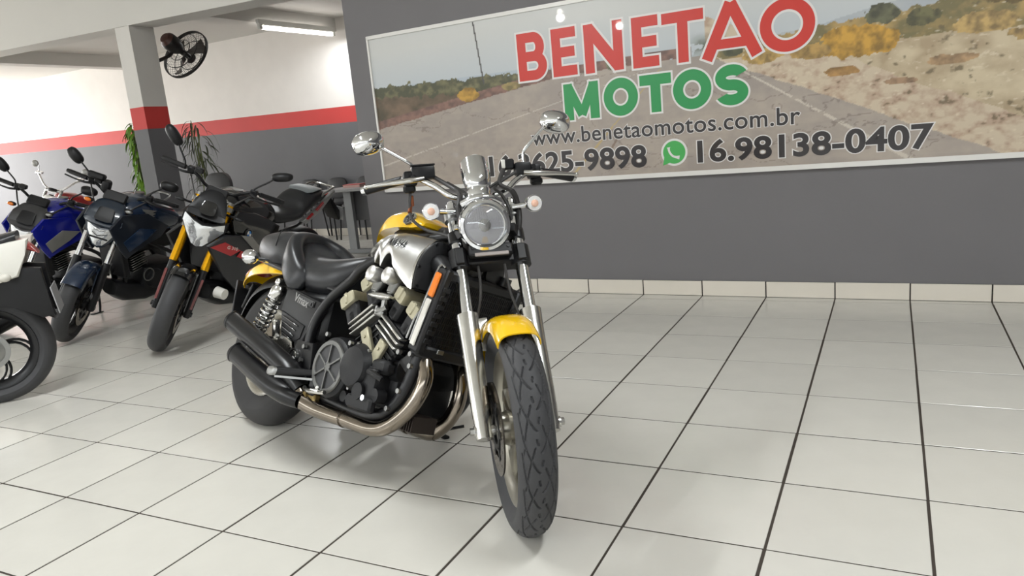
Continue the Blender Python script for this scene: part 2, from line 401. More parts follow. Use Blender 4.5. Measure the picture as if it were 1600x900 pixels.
put(right * (Z < top_r) * (Z > 1.47 + .05 * g3), mixc((176, 148, 92), (118, 108, 70), sm(.35, .65, g1) + .6 * (g2 - .5)))
put(right * (Z < top_r) * sm(.70, .78, g2) * .8, (104, 92, 66)); put(right * (Z < top_r) * sm(.68, .8, fbm(30, 60, 71)) * .6, (226, 214, 190))
for bx, bzz, rx, rz, c in ((.53, 1.515, .24, .10, (206, 158, 60)), (.28, 1.49, .12, .05, (186, 150, 84)), (.02, 1.50, .13, .05, (200, 164, 92)), (1.15, 1.53, .16, .06, (198, 166, 104)),
                           (.86, 1.60, .10, .05, (112, 108, 70)), (.66, 1.645, .10, .06, (104, 104, 76)), (1.3, 1.66, .15, .06, (132, 112, 66)), (-.16, 1.555, .07, .04, (86, 88, 60)),
                           (1.0, 1.36, .14, .03, (186, 152, 112)), (.75, 1.27, .1, .02, (168, 136, 106)), (1.45, 1.45, .2, .05, (190, 158, 100)), (.45, 1.36, .12, .03, (184, 140, 80))):
    put((((X - bx) / rx) ** 2 + ((Z - bzz) / rz) ** 2 < .6 + 1.1 * (g2 - .3)) * 1.0, mixc(c, tuple(int(v * .66) for v in c), sm(.35, .75, fbm(26, 26, 90))))
put(np.exp(-((Z - 1.60 - .05 * (g2 - .5)) / .05) ** 2 - ((X + .33) / .10) ** 2) * (g2 > .42), (96, 102, 84))
def lane(x0, z0, x1, z1, w0, w1, c, a=.7):
    t = (Z - z0) / (z1 - z0); xc = x0 + (x1 - x0) * t; w = w0 + (w1 - w0) * t
    put((np.abs(X - xc) < w) * (t > 0) * (t < 1) * a * (g2 > .3), c)
lane(-3.0, 1.00, -.72, 1.50, .03, .004, (206, 198, 188)); lane(.86, .80, -.27, 1.53, .022, .005, (214, 206, 192))
lane(-1.3, .84, -.62, 1.50, .012, .004, (196, 168, 96), .6); lane(-1.0, 1.0, -.90, 1.14, .01, .006, (120, 96, 80), .8)
put((np.abs(X - (-1.977 + .1 * (1.96 - Z))) < .006) * (Z > HZ) * (Z < 1.985), (78, 76, 74))          # utility pole
put((np.abs(fbm(2.2, 5, 81) - .5) < .005) * (Z < lz) * (Z < HZ) * (Z < rz_) * .6, (122, 110, 102))                       # cracks
verts = np.stack([X - OFF[0], wy(X, YW) - .016 - OFF[1], Z - OFF[2]], -1).reshape(-1, 3)
idx = np.arange(NX * NZ).reshape(NZ, NX); quads = np.stack([idx[:-1, :-1], idx[:-1, 1:], idx[1:, 1:], idx[1:, :-1]], -1).reshape(-1, 4)
me = bpy.data.meshes.new('printed_picture'); me.from_pydata(verts.tolist(), [], quads.tolist())
ca = me.color_attributes.new('print', 'FLOAT_COLOR', 'POINT'); ca.data.foreach_set('color', np.concatenate([IMG.reshape(-1, 3), np.ones((NX * NZ, 1))], 1).ravel().astype(np.float32))
PRINT = mat('printed_vinyl', (200, 200, 200), 0.4, coat=.3); _b = PRINT.node_tree.nodes['Principled BSDF']; _b.inputs['Coat Roughness'].default_value = .02
_at = PRINT.node_tree.nodes.new('ShaderNodeVertexColor'); _at.layer_name = 'print'; PRINT.node_tree.links.new(_at.outputs[0], _b.inputs['Base Color'])
link('printed_picture', me, PRINT, sg)
b = MB()
def pbox(b, x0, x1, z0, z1, d0, d1):
    b.loft([[pw(x0, z0, d0), pw(x0, z0, d1), pw(x0, z1, d1), pw(x0, z1, d0)], [pw(x1, z0, d0), pw(x1, z0, d1), pw(x1, z1, d1), pw(x1, z1, d0)]])
pbox(b, PX0, PX1, PZ0 + .003, PZ1 - .003, .002, .0145); part('backing_board', b, mat('board_back', (120, 120, 120), .6), sg, smooth=False)
FR = mat('white_aluminium_trim', (228, 226, 222), .32, coat=.3)
for nm, a in (('bottom_trim', (PX0 - .006, PX1 + .006, PZ0 - .026, PZ0 + .004)), ('top_trim', (PX0 - .006, PX1 + .006, PZ1 - .004, PZ1 + .022)), ('side_trim', (PX0 - .014, PX0 + .002, PZ0 - .024, PZ1 + .02)), ('side_trim', (PX1 - .002, PX1 + .014, PZ0 - .024, PZ1 + .02))):
    b = MB(); pbox(b, *a, .001, .028); part(nm, b, FR, sg, smooth=False)
FLAT = dict(coat=.3)
INK = {'red': mat('red_print', (204, 44, 30), .35, **FLAT), 'green': mat('green_print', (22, 146, 76), .35, **FLAT), 'dark': mat('charcoal_print', (44, 40, 42), .35, **FLAT), 'white': mat('white_print', (226, 224, 222), .35, **FLAT), 'icon': mat('icon_green_print', (66, 172, 84), .35, **FLAT)}
for k in INK.values(): k.node_tree.nodes['Principled BSDF'].inputs['Coat Roughness'].default_value = .02
def sign_text(nm, s, x0, x1, z0, z1, ink, bold, outline, spacing=1.0):      # every character its own flat piece
    _, _, W1, H1 = box_of(text_geo(s, bold, 6, spacing)[0]); B0 = box_of(text_geo(s, bold, 6, spacing)[0]); sx_, sy_ = (x1 - x0) / (B0[2] - B0[0]), (z1 - z0) / (B0[3] - B0[1])
    for k, ch in enumerate(s):
        own = box_of(text_geo(ch, bold, 6, spacing)[0]); right = box_of(text_geo(s[:k + 1], bold, 6, spacing)[0])[2]; shift = right - own[2]
        for bd, d, m_, pn in ((bold + outline, .0172 + .00002 * (k % 2), INK['white'], nm + '_letter_outline'), (bold, .0184, INK[ink], nm + '_letter')):
            vs, fs = text_geo(ch, bd, 6, spacing); b = MB()
            b.raw([pw(x0 + (x + shift - B0[0]) * sx_, z0 + (y - B0[1]) * sy_, d) for x, y in vs], fs); part(pn, b, m_, sg, smooth=False)
# shop name: heavy geometric capitals, drawn letter by letter
def poly_letters(nm, glyphs, ink, out):
    for o_, d, m_, sfx in ((out, .0172, INK['white'], '_letter_outline'), (0, .0184, INK[ink], '_letter')):
        for q, (x0, x1, z0, z1, ch) in enumerate(glyphs):
            b = MB(); w = .066 + o_
            def stroke(p, q_, wd=None):
                wd = wd or w; p, q_ = V(p), V(q_); t = (q_ - p).normalized(); n_ = V((-t.y, t.x)) * (wd / 2)
                p = p - t * o_ / 2; q_ = q_ + t * o_ / 2
                dd = d + .00003 * len(b.bm.faces)
                b.raw([pw(*(p + n_), dd), pw(*(p - n_), dd), pw(*(q_ - n_), dd), pw(*(q_ + n_), dd)], [(0, 1, 2, 3)])
            def arc(cx, cz, rx, rz, a0, a1, n=28):
                dd = d + .00003 * len(b.bm.faces); vv = []
                for i in range(n + 1):
                    a = math.radians(a0 + (a1 - a0) * i / n); ca, sa = math.cos(a), math.sin(a)
                    vv += [pw(cx + (rx + w / 2) * ca, cz + (rz + w / 2) * sa, dd), pw(cx + max(rx - w / 2, .001) * ca, cz + max(rz - w / 2, .001) * sa, dd)]
                b.raw(vv, [(2 * i, 2 * i + 1, 2 * i + 3, 2 * i + 2) for i in range(n)])
            h = .033; xa, xb, za, zb = x0 + h, x1 - h, z0 + h, z1 - h; zm = (za + zb) / 2
            if ch == 'B':
                stroke((xa, z0), (xa, z1)); r = (zb - zm) / 2
                for z_ in (za, zm, zb): stroke((xa, z_), (xb - r * .9, z_))
                arc(xb - r * .9, zm + r, r * .8, r, -90, 90); arc(xb - r * .9, za + r, r, r, -90, 90)
            elif ch == 'E':
                stroke((xa, z0), (xa, z1))
                for z_ in (za, zm, zb): stroke((xa, z_), (x1 - (.012 if z_ == zm else 0), z_))
            elif ch == 'N':
                stroke((xa, z0), (xa, z1)); stroke((xb, z0), (xb, z1)); stroke((xa, z1 - .02), (xb, z0 + .02), w * 1.1)
            elif ch == 'T':
                stroke(((x0 + x1) / 2, z0), ((x0 + x1) / 2, z1)); stroke((x0, zb), (x1, zb))
            elif ch == 'A':
                xm = (x0 + x1) / 2; stroke((xa - .01, z0), (xm, z1), w * 1.02); stroke((xb + .01, z0), (xm, z1), w * 1.02); stroke((xa + .05, z0 + .085), (xb - .05, z0 + .085), w * .85)
            elif ch == 'O':
                arc((x0 + x1) / 2, (z0 + z1) / 2, (x1 - x0) / 2 - h, (z1 - z0) / 2 - h, 0, 360, 56)
            elif ch == 'M':
                xm = (x0 + x1) / 2; stroke((xa, z0), (xa, z1)); stroke((xb, z0), (xb, z1)); stroke((xa, z1 - .01), (xm, z0 + .03), w * .9); stroke((xb, z1 - .01), (xm, z0 + .03), w * .9)
            elif ch == 'S':
                cx = (x0 + x1) / 2; r = (zb - za) / 4; rx = (xb - xa) / 2
                arc(cx, zm + r, rx, r, 25, 270, 30); arc(cx, zm - r, rx, r, 90, -155, 30)
            part(nm + sfx, b, m_, sg, smooth=False)
poly_letters('shop_name', [(-1.64, -1.425, 1.53, 1.85, 'B'), (-1.375, -1.195, 1.53, 1.845, 'E'), (-1.135, -.865, 1.525, 1.84, 'N'), (-.80, -.625, 1.52, 1.835, 'E'), (-.60, -.335, 1.52, 1.83, 'T'),
                           (-.345, .005, 1.513, 1.835, 'A'), (.0, .31, 1.505, 1.81, 'O')], 'red', .026)
poly_letters('second_word', [(-1.31, -1.055, 1.23, 1.474, 'M'), (-1.02, -.78, 1.228, 1.474, 'O'), (-.765, -.555, 1.23, 1.47, 'T'), (-.545, -.30, 1.226, 1.472, 'O'), (-.275, -.075, 1.226, 1.472, 'S')], 'green', .024)
sign_text('web_address', 'www.benetaomotos.com.br', -1.585, .222, 1.078, 1.185, 'dark', .012, .028, 1.04)
sign_text('phone_number', '16.3625-9898', -1.954, -.744, .876, 1.03, 'dark', .028, .030, 1.02)
sign_text('phone_number', '16.98138-0407', -.404, .923, .882, 1.028, 'dark', .028, .030, 1.02)
for cx, cz in ((-2.076, .965), (-.556, .963)):
    b = MB(); b.raw([pw(cx + .088 * math.cos(a), cz + .088 * math.sin(a), .0171) for a in np.linspace(0, 2 * PI, 40, False)], [list(range(40))]); part('icon_border', b, INK['white'], sg, smooth=False)
    b = MB(); R_ = .074; b.raw([pw(cx + R_ * math.cos(a), cz + R_ * math.sin(a), .0182) for a in np.linspace(0, 2 * PI, 40, False)], [list(range(40))])
    b.raw([pw(cx - .078, cz - .082, .0181), pw(cx - .03, cz - .066, .0181), pw(cx - .066, cz - .02, .0181)], [(0, 1, 2)]); part('chat_icon', b, INK['icon'], sg, smooth=False)
    b = MB(); pts = [(-.036, .034), (-.030, .002), (-.006, -.026), (.034, -.036)]; P = catmull([(cx + u, cz + v, 0) for u, v in pts], 6)
    wv = [.013, .010, .008, .007, .007, .007, .007, .007, .007, .007, .007, .007, .007, .007, .007, .008, .010, .012, .013]; vv = []
    for i, p in enumerate(P):
        t = (P[min(i + 1, len(P) - 1)] - P[max(i - 1, 0)]).normalized(); n_ = V((-t.y, t.x, 0)) * wv[min(i, 18)]; vv += [pw(p.x + n_.x, p.y + n_.y, .0192), pw(p.x - n_.x, p.y - n_.y, .0192)]
    b.raw(vv, [(2 * i, 2 * i + 1, 2 * i + 3, 2 * i + 2) for i in range(len(P) - 1)]); part('handset_mark', b, INK['white'], sg, smooth=False)

# ------------------------------------------------------------------ lamps of the place, and tubes added to brighten the hall
TUBEM = mat('lit_tube', (255, 250, 244), .3, emit=9.0)
LH = mat('white_lamp_housing', (214, 214, 208), .4)
def tube_lamp(label, p0, p1, power, group=None):
    p0, p1 = V(p0), V(p1); mid = (p0 + p1) / 2; d = (p1 - p0); L_ = d.length; a = math.atan2(d.y, d.x)
    t = thing('fluorescent_lamp', label, 'lamp', mid, (0, 0, a), group)
    part('lamp_housing', MB().box((0, .012, .03), (L_, .05, .05), bev=.006).box((0, 0, 0), (L_ - .02, .03, .02)), LH, t, smooth=False)
    b = MB(); b.cyl((-L_ / 2 + .05, 0, -.032), (L_ / 2 - .05, 0, -.032), .024, n=14); part('lamp_tube', b, TUBEM, t)
    for e in (-1, 1): part('lamp_holder', MB().box((e * (L_ / 2 - .025), 0, -.02), (.045, .045, .07), bev=.006), LH, t, smooth=False)
    lo = area_lamp('tube_light', (0, 0, -.062), (0, 0, 0), L_ - .1, .05, power, (.94, .98, 1)); lo.parent = t
    return t
tl = tube_lamp('lit white fluorescent tube fixed below the ceiling beam of the back room', (-5.665, wy(-5.665, 4.60), 2.635), (-5.615, wy(-5.615, 5.86), 2.635), 14)
for k_, x_ in enumerate((1.35, -2.3)): tube_lamp(['lit ceiling tube lamp of the front hall towards the right wall', 'lit ceiling tube lamp of the front hall above the yellow cruiser'][k_], (x_, -.9, 3.24), (x_, .5, 3.24), 50, 'hall ceiling tubes')  # unseen tubes added to brighten the floor near the sign wall
BULB = mat('lit_bulb', (255, 250, 240), .3, emit=40.0)
for k, (x, y, z) in enumerate([(-9.3, -5.9, 3.19), (-4.99, -4.70, 3.19), (-4.82, -7.05, 3.19)]):
    t = thing('ceiling_bulb', ['lit ceiling bulb of the front hall, far left one', 'lit ceiling bulb of the front hall, nearest the sign wall', 'lit ceiling bulb of the front hall, nearest the entrance'][k], 'lamp', (x, y, z), group='hall ceiling bulbs')
    part('socket', MB().cyl((0, 0, .02), (0, 0, .115), .03), LH, t); part('bulb', MB().ell((0, 0, -.02), (.05, .05, .06)), BULB, t)
    l = bpy.data.lights.new('bulb_light', 'POINT'); l.energy = 70; l.shadow_soft_size = .06; lo = bpy.data.objects.new('bulb_light', l); C.objects.link(lo); lo.location = (0, 0, -.12); lo.parent = t
# ------------------------------------------------------------------ shared motorcycle pieces (x forward from the rear axle, y to the rider's left, z up)
def steer_matrix(wb, trail, rake, ang):
    r = math.radians(rake); ax = V((-math.sin(r), 0, math.cos(r))); a0 = V((wb + trail, 0, 0))
    return Matrix.Translation(a0) @ Matrix.Rotation(ang, 4, ax) @ Matrix.Translation(-a0), ax
def tyre_profile(R, hw, rim, tread=.55, n=18):           # closed outline (radius, across)
    out = []
    for i in range(n + 1):
        a = PI * i / n; out.append((R - hw * .92 + hw * .92 * math.sin(a), -hw * math.cos(a)))
    k = hw * .62
    out += [(rim + .004, k), (rim - .012, k * .86), (rim - .012, -k * .86), (rim + .004, -k)]
    return out
def tyre_mesh(c, R, hw, rim, n=72):
    b = MB(); b.ring(tyre_profile(R, hw, rim), c, (0, 1, 0), n); return b
def rim_mesh(c, rim, w, spokes, hub=.05, sw=.03, twin=False, sweep=0.0, thick=.022):
    b = MB(); x, y, z = c
    b.ring([(rim + .002, -w), (rim + .002, -w + .006), (rim - .018, -w * .62), (rim - .03, -w * .3), (rim - .03, w * .3), (rim - .018, w * .62), (rim + .002, w - .006), (rim + .002, w), (rim - .012, w - .002), (rim - .03, w * .62), (rim - .042, w * .3), (rim - .042, -w * .3), (rim - .03, -w * .62), (rim - .012, -w + .002)], c, (0, 1, 0), 56)
    b.lathe([(.018, -.055), (hub * .8, -.055), (hub, -.03), (hub * .8, 0), (hub, .03), (hub * .8, .055), (.018, .055)], c, (0, 1, 0), 24)
    for k in range(spokes):
        a0 = 2 * PI * k / spokes + .3
        for off in ((-.11, .11) if twin else (0,)):
            rings = []
            for t in np.linspace(0, 1, 7):
                r = hub * .7 + (rim - .036 - hub * .7) * t; a = a0 + off * (.45 + .55 * t) + sweep * t * t
                ct = V((x + r * math.cos(a), y, z + r * math.sin(a))); tg = V((-math.sin(a), 0, math.cos(a)))
                rings.append(sring(ct, tg, (0, 1, 0), sw * (1 - .35 * math.sin(PI * t)) / 2 * (1 if not twin else .7), thick / 2 * (1.25 - .4 * t), 10, 2.6))
            b.loft(rings)
    return b
def disc_mesh(c, y, r0, r1, holes=True):
    b = MB(); x, _, z = c
    b.ring([(r0, -.0025), (r1, -.0025), (r1, .0025), (r0, .0025)], (x, y, z), (0, 1, 0), 64)
    if holes:
        for k in range(30):
            a = 2 * PI * k / 30; rr = r0 + (r1 - r0) * (.3 + .4 * (k % 3) / 2); p = V((x + rr * math.cos(a), y, z + rr * math.sin(a)))
            b.cyl(p + V((0, -.0029, 0)), p + V((0, .0029, 0)), .0045, n=8)
    return b
def carrier_mesh(c, y, r, hub=.05):
    b = MB(); x, _, z = c
    b.ring([(hub, -.004), (hub + .02, -.004), (hub + .02, .004), (hub, .004)], (x, y, z), (0, 1, 0), 32)
    for k in range(6):
        a = 2 * PI * k / 6; d = V((math.cos(a), 0, math.sin(a))); o = V((x, y, z)); b.bar(o + d * hub, o + d * (r + .012), .022, .008, (0, 1, 0))
    return b
def fender_mesh(c, R, hw, a0, a1, n=22, drop=.5, t=.004, taper=None, m=13):     # shell round the tyre from angle a0 to a1 (degrees, 0 = forward, 90 = up)
    rings = []
    for i in range(n + 1):
        f = i / n; a = math.radians(a0 + (a1 - a0) * f); w = hw * (taper(f) if taper else 1)
        out, inn = [], []
        for k in range(m):
            s = -1 + 2 * k / (m - 1); q = abs(s)
            r = R - drop * hw * (q ** 2.6); yy = w * math.copysign(math.sin(min(1, q) * PI / 2) ** .9, s)
            d = V((math.cos(a), 0, math.sin(a)))
            out.append(V(c) + d * r + V((0, yy, 0))); inn.append(V(c) + d * (r - t) + V((0, yy * (1 - t / max(hw, .01)), 0)))
        rings.append(out + inn[::-1])
    return MB().loft(rings)
def spring_mesh(p0, p1, R, r, turns, n=16):
    p0, p1 = V(p0), V(p1); d = (p1 - p0); L_ = d.length; d = d.normalized(); a = d.orthogonal().normalized(); b_ = d.cross(a)
    N = turns * n; pts = [p0 + d * L_ * i / N + (a * math.cos(2 * PI * i / n) + b_ * math.sin(2 * PI * i / n)) * R for i in range(N + 1)]
    return MB().tube(pts, r, 7, 1)
def bolt(b, p, ax, r=.008, h=.008): b.cyl(p, V(p) + V(ax).normalized() * h, r, n=6)
def arcpts(c, r, a0, a1, n, y=0):
    return [(c[0] + r * math.cos(math.radians(a0 + (a1 - a0) * i / n)), y, c[2] + r * math.sin(math.radians(a0 + (a1 - a0) * i / n))) for i in range(n + 1)]

# ------------------------------------------------------------------ the yellow and silver power cruiser
VM = thing('cruiser_motorcycle', 'yellow and silver muscle cruiser with round chrome headlight, parked alone in the foreground', 'motorcycle', (-1.833, 0.364, 0.0), (-0.4347, 0, -0.3222))
SV, AXV = steer_matrix(1.59, .119, 29, -0.6988)
FA = V((1.59, 0, .327))
def fk(d, y=0, fwd=0): return FA + AXV * d + V((math.cos(math.radians(29)), 0, math.sin(math.radians(29)))) * fwd + V((0, y, 0))   # point on the fork line

# front wheel with a carved tread
wh = part('front_wheel', rim_mesh(tuple(FA), .236, .034, 5, hub=.055, sw=.07, thick=.03), mat('cast_wheel_silver', (176, 172, 160), .32, .8), VM, SV)
NT, NA = 936, 72; R_, HW = .327, .056
per = 18; th = np.linspace(0, 2 * PI, NT, False)[:, None]; aa = np.linspace(0, PI, NA + 1)[None, :]
arcl = (aa - PI / 2) * HW * .95; cir = (th * per / (2 * PI)) % 1.0
L_p = 2 * PI * R_ / per
segs = []
def add_seg(pts, w): segs.append((np.array(pts), w))
for sgn in (1, -1):
    o_ = 0 if sgn == 1 else .5
    cv = [((o_ + u0) , v0 * sgn) for u0, v0 in ((.02, .004), (.10, .011), (.26, .020), (.50, .032), (.80, .041), (1.15, .047), (1.5, .051))]
    cv = [(q.x, q.y) for q in catmull([(u, v, 0) for u, v in cv], 5)]
    add_seg(cv, .0016)
    add_seg([(o_ + .62, .012 * sgn), (o_ + .36, .022 * sgn), (o_ + .05, .032 * sgn), (o_ - .30, .039 * sgn)], .0014)
    add_seg([(o_ + .60, .041 * sgn), (o_ + .34, .048 * sgn)], .0014)
    add_seg([(o_ + .70, .0035 * sgn), (o_ + .82, .006 * sgn)], .0018)
dep = np.zeros((NT, NA + 1)); np_ = NT // per
cu_ = (np.arange(np_) / np_)[:, None] * np.ones((1, NA + 1)); av_ = np.ones((np_, 1)) * arcl
tile_d = np.zeros((np_, NA + 1))
for pts, w in segs:
    dm = np.full((np_, NA + 1), 9.0)
    for (u0, v0), (u1, v1) in zip(pts[:-1], pts[1:]):
        for sh in (-2, -1, 0, 1):
            px_, py_ = (cu_ - u0 - sh) * L_p, av_ - v0; dx_, dy_ = (u1 - u0) * L_p, v1 - v0
            t_ = np.clip((px_ * dx_ + py_ * dy_) / (dx_ * dx_ + dy_ * dy_), 0, 1); dm = np.minimum(dm, np.hypot(px_ - t_ * dx_, py_ - t_ * dy_))
    tile_d = np.maximum(tile_d, np.clip((w + .0012 - dm) / .0012, 0, 1))
dep = np.tile(tile_d, (per, 1)) * .0045
rad = R_ - HW * .95 + (HW * .95 - dep) * np.sin(aa); yy = -(HW - dep * .6) * np.cos(aa) + 0 * th
ex_r = np.array([.242, .226, .226, .242])[None, :] + 0 * th; ex_y = np.array([.036, .030, -.030, -.036])[None, :] + 0 * th
rad = np.concatenate([rad, ex_r], 1); yy = np.concatenate([yy, ex_y], 1); m_ = rad.shape[1]
VX = np.stack([FA.x + rad * np.cos(th), yy, FA.z + rad * np.sin(th)], -1).reshape(-1, 3)
ii = np.arange(NT * m_).reshape(NT, m_); q_ = np.stack([ii, np.roll(ii, -1, 1), np.roll(np.roll(ii, -1, 1), -1, 0), np.roll(ii, -1, 0)], -1).reshape(-1, 4)
me = bpy.data.meshes.new('tyre'); me.from_pydata(VX.tolist(), [], q_.tolist()); me.transform(SV); me.polygons.foreach_set('use_smooth', [True] * len(me.polygons)); me.set_sharp_from_angle(angle=.6)
link('tyre', me, RUBBER, wh, 'front tyre with curved tread grooves')
for s in (-1, 1):
    part('brake_disc', disc_mesh(tuple(FA), s * .066, .085, .141), STEEL, wh, SV); part('disc_carrier', carrier_mesh(tuple(FA), s * .066, .085, .045), BLACKM, wh, SV)
    b = MB(); p = FA + V((-.105, s * .072, .075)); b.box(p, (.055, .05, .105), Matrix.Rotation(.7, 3, 'Y'), .008, 2); bolt(b, p + V((0, s * .025, .02)), (0, s, 0)); bolt(b, p + V((0, s * .025, -.02)), (0, s, 0))
    part('brake_caliper', b, BLACKM, VM, SV)
    # fork leg: polished slider, chrome tube
    y = s * .105; b = MB()
    b.lathe([(.020, -.03), (.026, -.028), (.028, .0), (.027, .02), (.0295, .05), (.031, .12), (.033, .26), (.035, .33), (.037, .375), (.037, .385), (.028, .388)], fk(0, y), AXV, 24)
    b.cyl(fk(0, y - s * .036), fk(0, y + s * .03), .017, n=16); b.cyl(fk(.0, y + s * .03), fk(.0, y + s * .042), .012, n=6)
    rr = [sring(fk(.375 - .10 * t, y - s * (.030 + .034 * (1 - t)), -.0), AXV, (0, 1, 0), .014 + .04 * t, .006, 12, 2.5) for t in (0, .35, .7, 1)]
    b.loft([sring(fk(dd, y - s * yo, -.004), AXV, V((1, 0, .5)), hh, .008, 12, 2.6) for dd, yo, hh in ((.33, .02, .055), (.345, .036, .03), (.36, .052, .016), (.366, .062, .010))])
    leg = part('fork_slider', b, ALU, VM, SV, label='polished aluminium fork leg')
    part('fork_tube', MB().cyl(fk(.38, y), fk(.80, y), .0215, n=24), CHROME, leg, SV)
    part('fork_cap', MB().lathe([(.02, 0), (.021, .012), (.012, .02), (.012, .026), (.002, .027)], fk(.80, y), AXV, 18), CHROME, leg, SV)
part('axle', MB().cyl(fk(0, -.10), fk(0, .10), .010), ALUD, VM, SV)
b = fender_mesh(tuple(FA), .345, .072, 62, 172, 26, .62, taper=lambda f: 1 - .10 * (1 - f))
part('front_fender', b, YELLOW, VM, SV, label='glossy yellow front fender')
b = MB()
for s in (-1, 1): b.bar(fk(.35, s * .066, -.015), fk(.27, s * .066, -.03), .006, .05, (0, 1, 0))
part('fender_brace', b, ALU, VM, SV)
# yokes
b = MB()
for s in (-1, 1): b.cyl(fk(.555, s * .105), fk(.625, s * .105), .034, n=20); b.box(fk(.59, s * .105, .034), (.016, .03, .06), Matrix.Rotation(-.5, 3, 'Y'), .003)
b.box(fk(.585, 0, -.015), (.07, .20, .04), Matrix.Rotation(-.506, 3, 'Y'), .006)
part('lower_yoke', b, BLACK, VM, SV)
b = MB(); b.box(fk(.60, 0, .04), (.030, .150, .042), Matrix.Rotation(-.506, 3, 'Y'), .006); 
for s in (-1, 1): bolt(b, fk(.605, s * .06, .054), (1, 0, .5), .006, .004)
hb = part('yoke_cover', b, BLACK, VM, SV)
part('badge_bar', MB().box(fk(.578, 0, .058), (.006, .115, .014), Matrix.Rotation(-.506, 3, 'Y'), .002), mat('grey_trim', (140, 132, 128), .4, .3), hb, SV, label='grey trim bar')
b = MB(); b.box(fk(.765, 0, -.02), (.07, .25, .022), Matrix.Rotation(-.506, 3, 'Y'), .008)
for s in (-1, 1): b.cyl(fk(.745, s * .105), fk(.785, s * .105), .031, n=20)
part('upper_yoke', b, ALUD, VM, SV)
for s in (-1, 1):
    b = MB(); b.cyl(fk(.655, s * .105), fk(.695, s * .105), .028, n=18); b.bar(fk(.675, s * .105, .02), fk(.675, s * .085, .06), .012, .03); part('headlight_bracket', b, BLACKM, VM, SV)
# headlight: bowl, chrome ring, glass
HC = V((1.335, -.013, .957)); HD = V((1, -.01, -.03)).normalized()
b = MB(); b.lathe([(.02, -.125), (.055, -.115), (.078, -.085), (.086, -.04), (.086, -.012), (.08, 0)], HC, HD, 40)
hl = part('headlight', b, CHROME, VM, SV, label='chrome headlight bowl')
b = MB(); b.ring([(.068, .012), (.074, .021), (.084, .018), (.0895, .004), (.0895, -.016), (.083, -.016), (.070, .004)], HC, HD, 56); part('headlight_ring', b, CHROME, hl, SV)
b = MB(); b.lathe([(.012, -.052), (.035, -.042), (.055, -.022), (.068, .004), (.0695, .004), (.056, -.025), (.035, -.046), (.010, -.056)], HC, HD, 40, cap=False); part('headlight_reflector', b, REFL, hl, SV)
b = MB(); b.lathe([(.003, .012), (.02, .009), (.024, -.01), (.02, -.028), (.010, -.045)], HC, HD, 20); part('bulb_shield', b, ALUD, hl, SV)
b = MB(); b.lathe([(.0005, .030), (.03, .027), (.055, .019), (.069, .008), (.069, .005), (.055, .016), (.03, .024), (.0005, .027)], HC, HD, 40, cap=False); 
u_ = HD.orthogonal().normalized()
for k in range(-8, 9):                                      # moulded flutes of the glass
    yk = k * .0072; zz = math.sqrt(max(.062 ** 2 - yk ** 2, 0)) * .96
    b.tube([HC + HD * (.0225 - (yk * yk + zq * zq) * 3.4 + .004) + V((0, yk, zq)) for zq in np.linspace(-zz * .2, zz, 7)], .0011, 5, 1)
part('headlight_lens', b, CLEAR, hl, SV)
for s in (-1, 1): part('headlight_bolt', MB().cyl(HC + V((-.04, s * .084, 0)), HC + V((-.04, s * .10, 0)), .012, n=12), CHROME, hl, SV)
# speedometer bullet over the headlight
b = MB(); pc = V((1.235, -.012, 1.112)); pd = V((.62, 0, -.78)).normalized()
b.lathe([(.046, -.085), (.050, -.083), (.051, -.06), (.050, -.02), (.046, .012), (.036, .036), (.02, .048), (.001, .052)], pc, pd, 36)
sp = part('speedometer', b, CHROME, VM, SV); part('gauge_face', MB().lathe([(.001, -.0862), (.045, -.0862), (.045, -.084), (.001, -.084)], pc, pd, 30), BLACK, sp, SV)
b = MB(); b.lathe([(.040, -.03), (.043, -.02), (.043, .02), (.036, .03)], V((1.252, -.012, 1.062)), (0, 0, 1), 32); b.tube([(1.27, -.075, 1.035), (1.29, -.04, 1.05), (1.295, -.012, 1.053), (1.29, .02, 1.05), (1.27, .055, 1.035)], .014, 10, 4)
part('speedometer_bracket', b, CHROME, VM, SV)
# turn signals
def signal(root, c, d, r, arm0, xf, lens=PEACH):
    b = MB(); b.lathe([(.008, -.055), (r * .6, -.045), (r * .95, -.02), (r, 0), (r, .006), (r * .92, .010)], c, d, 26)
    b.tube([V(c) - V(d).normalized() * .02, arm0], .0095, 10, 1)
    t = part('turn_signal', b, CHROME, root, xf)
    b = MB(); b.lathe([(r * .9, .009), (r * .86, .017), (r * .6, .024), (r * .3, .027), (.0008, .028)], c, d, 26); part('signal_lens', b, CLEAR, t, xf)
    b = MB(); b.lathe([(r * .86, .0105), (r * .4, .0115), (.0008, .012)], c, d, 20); part('signal_reflector', b, REFL, t, xf)
    b = MB(); b.ell(V(c) + V(d).normalized() * .012, (.007, .013, .013), 10, 8); part('signal_bulb', b, lens, t, xf)
signal(VM, (1.285, -.184, 1.018), (1, -.06, -.05), .030, (1.255, -.10, 1.012), SV)
signal(VM, (1.285, .172, 1.022), (1, .06, -.05), .030, (1.255, .10, 1.015), SV)
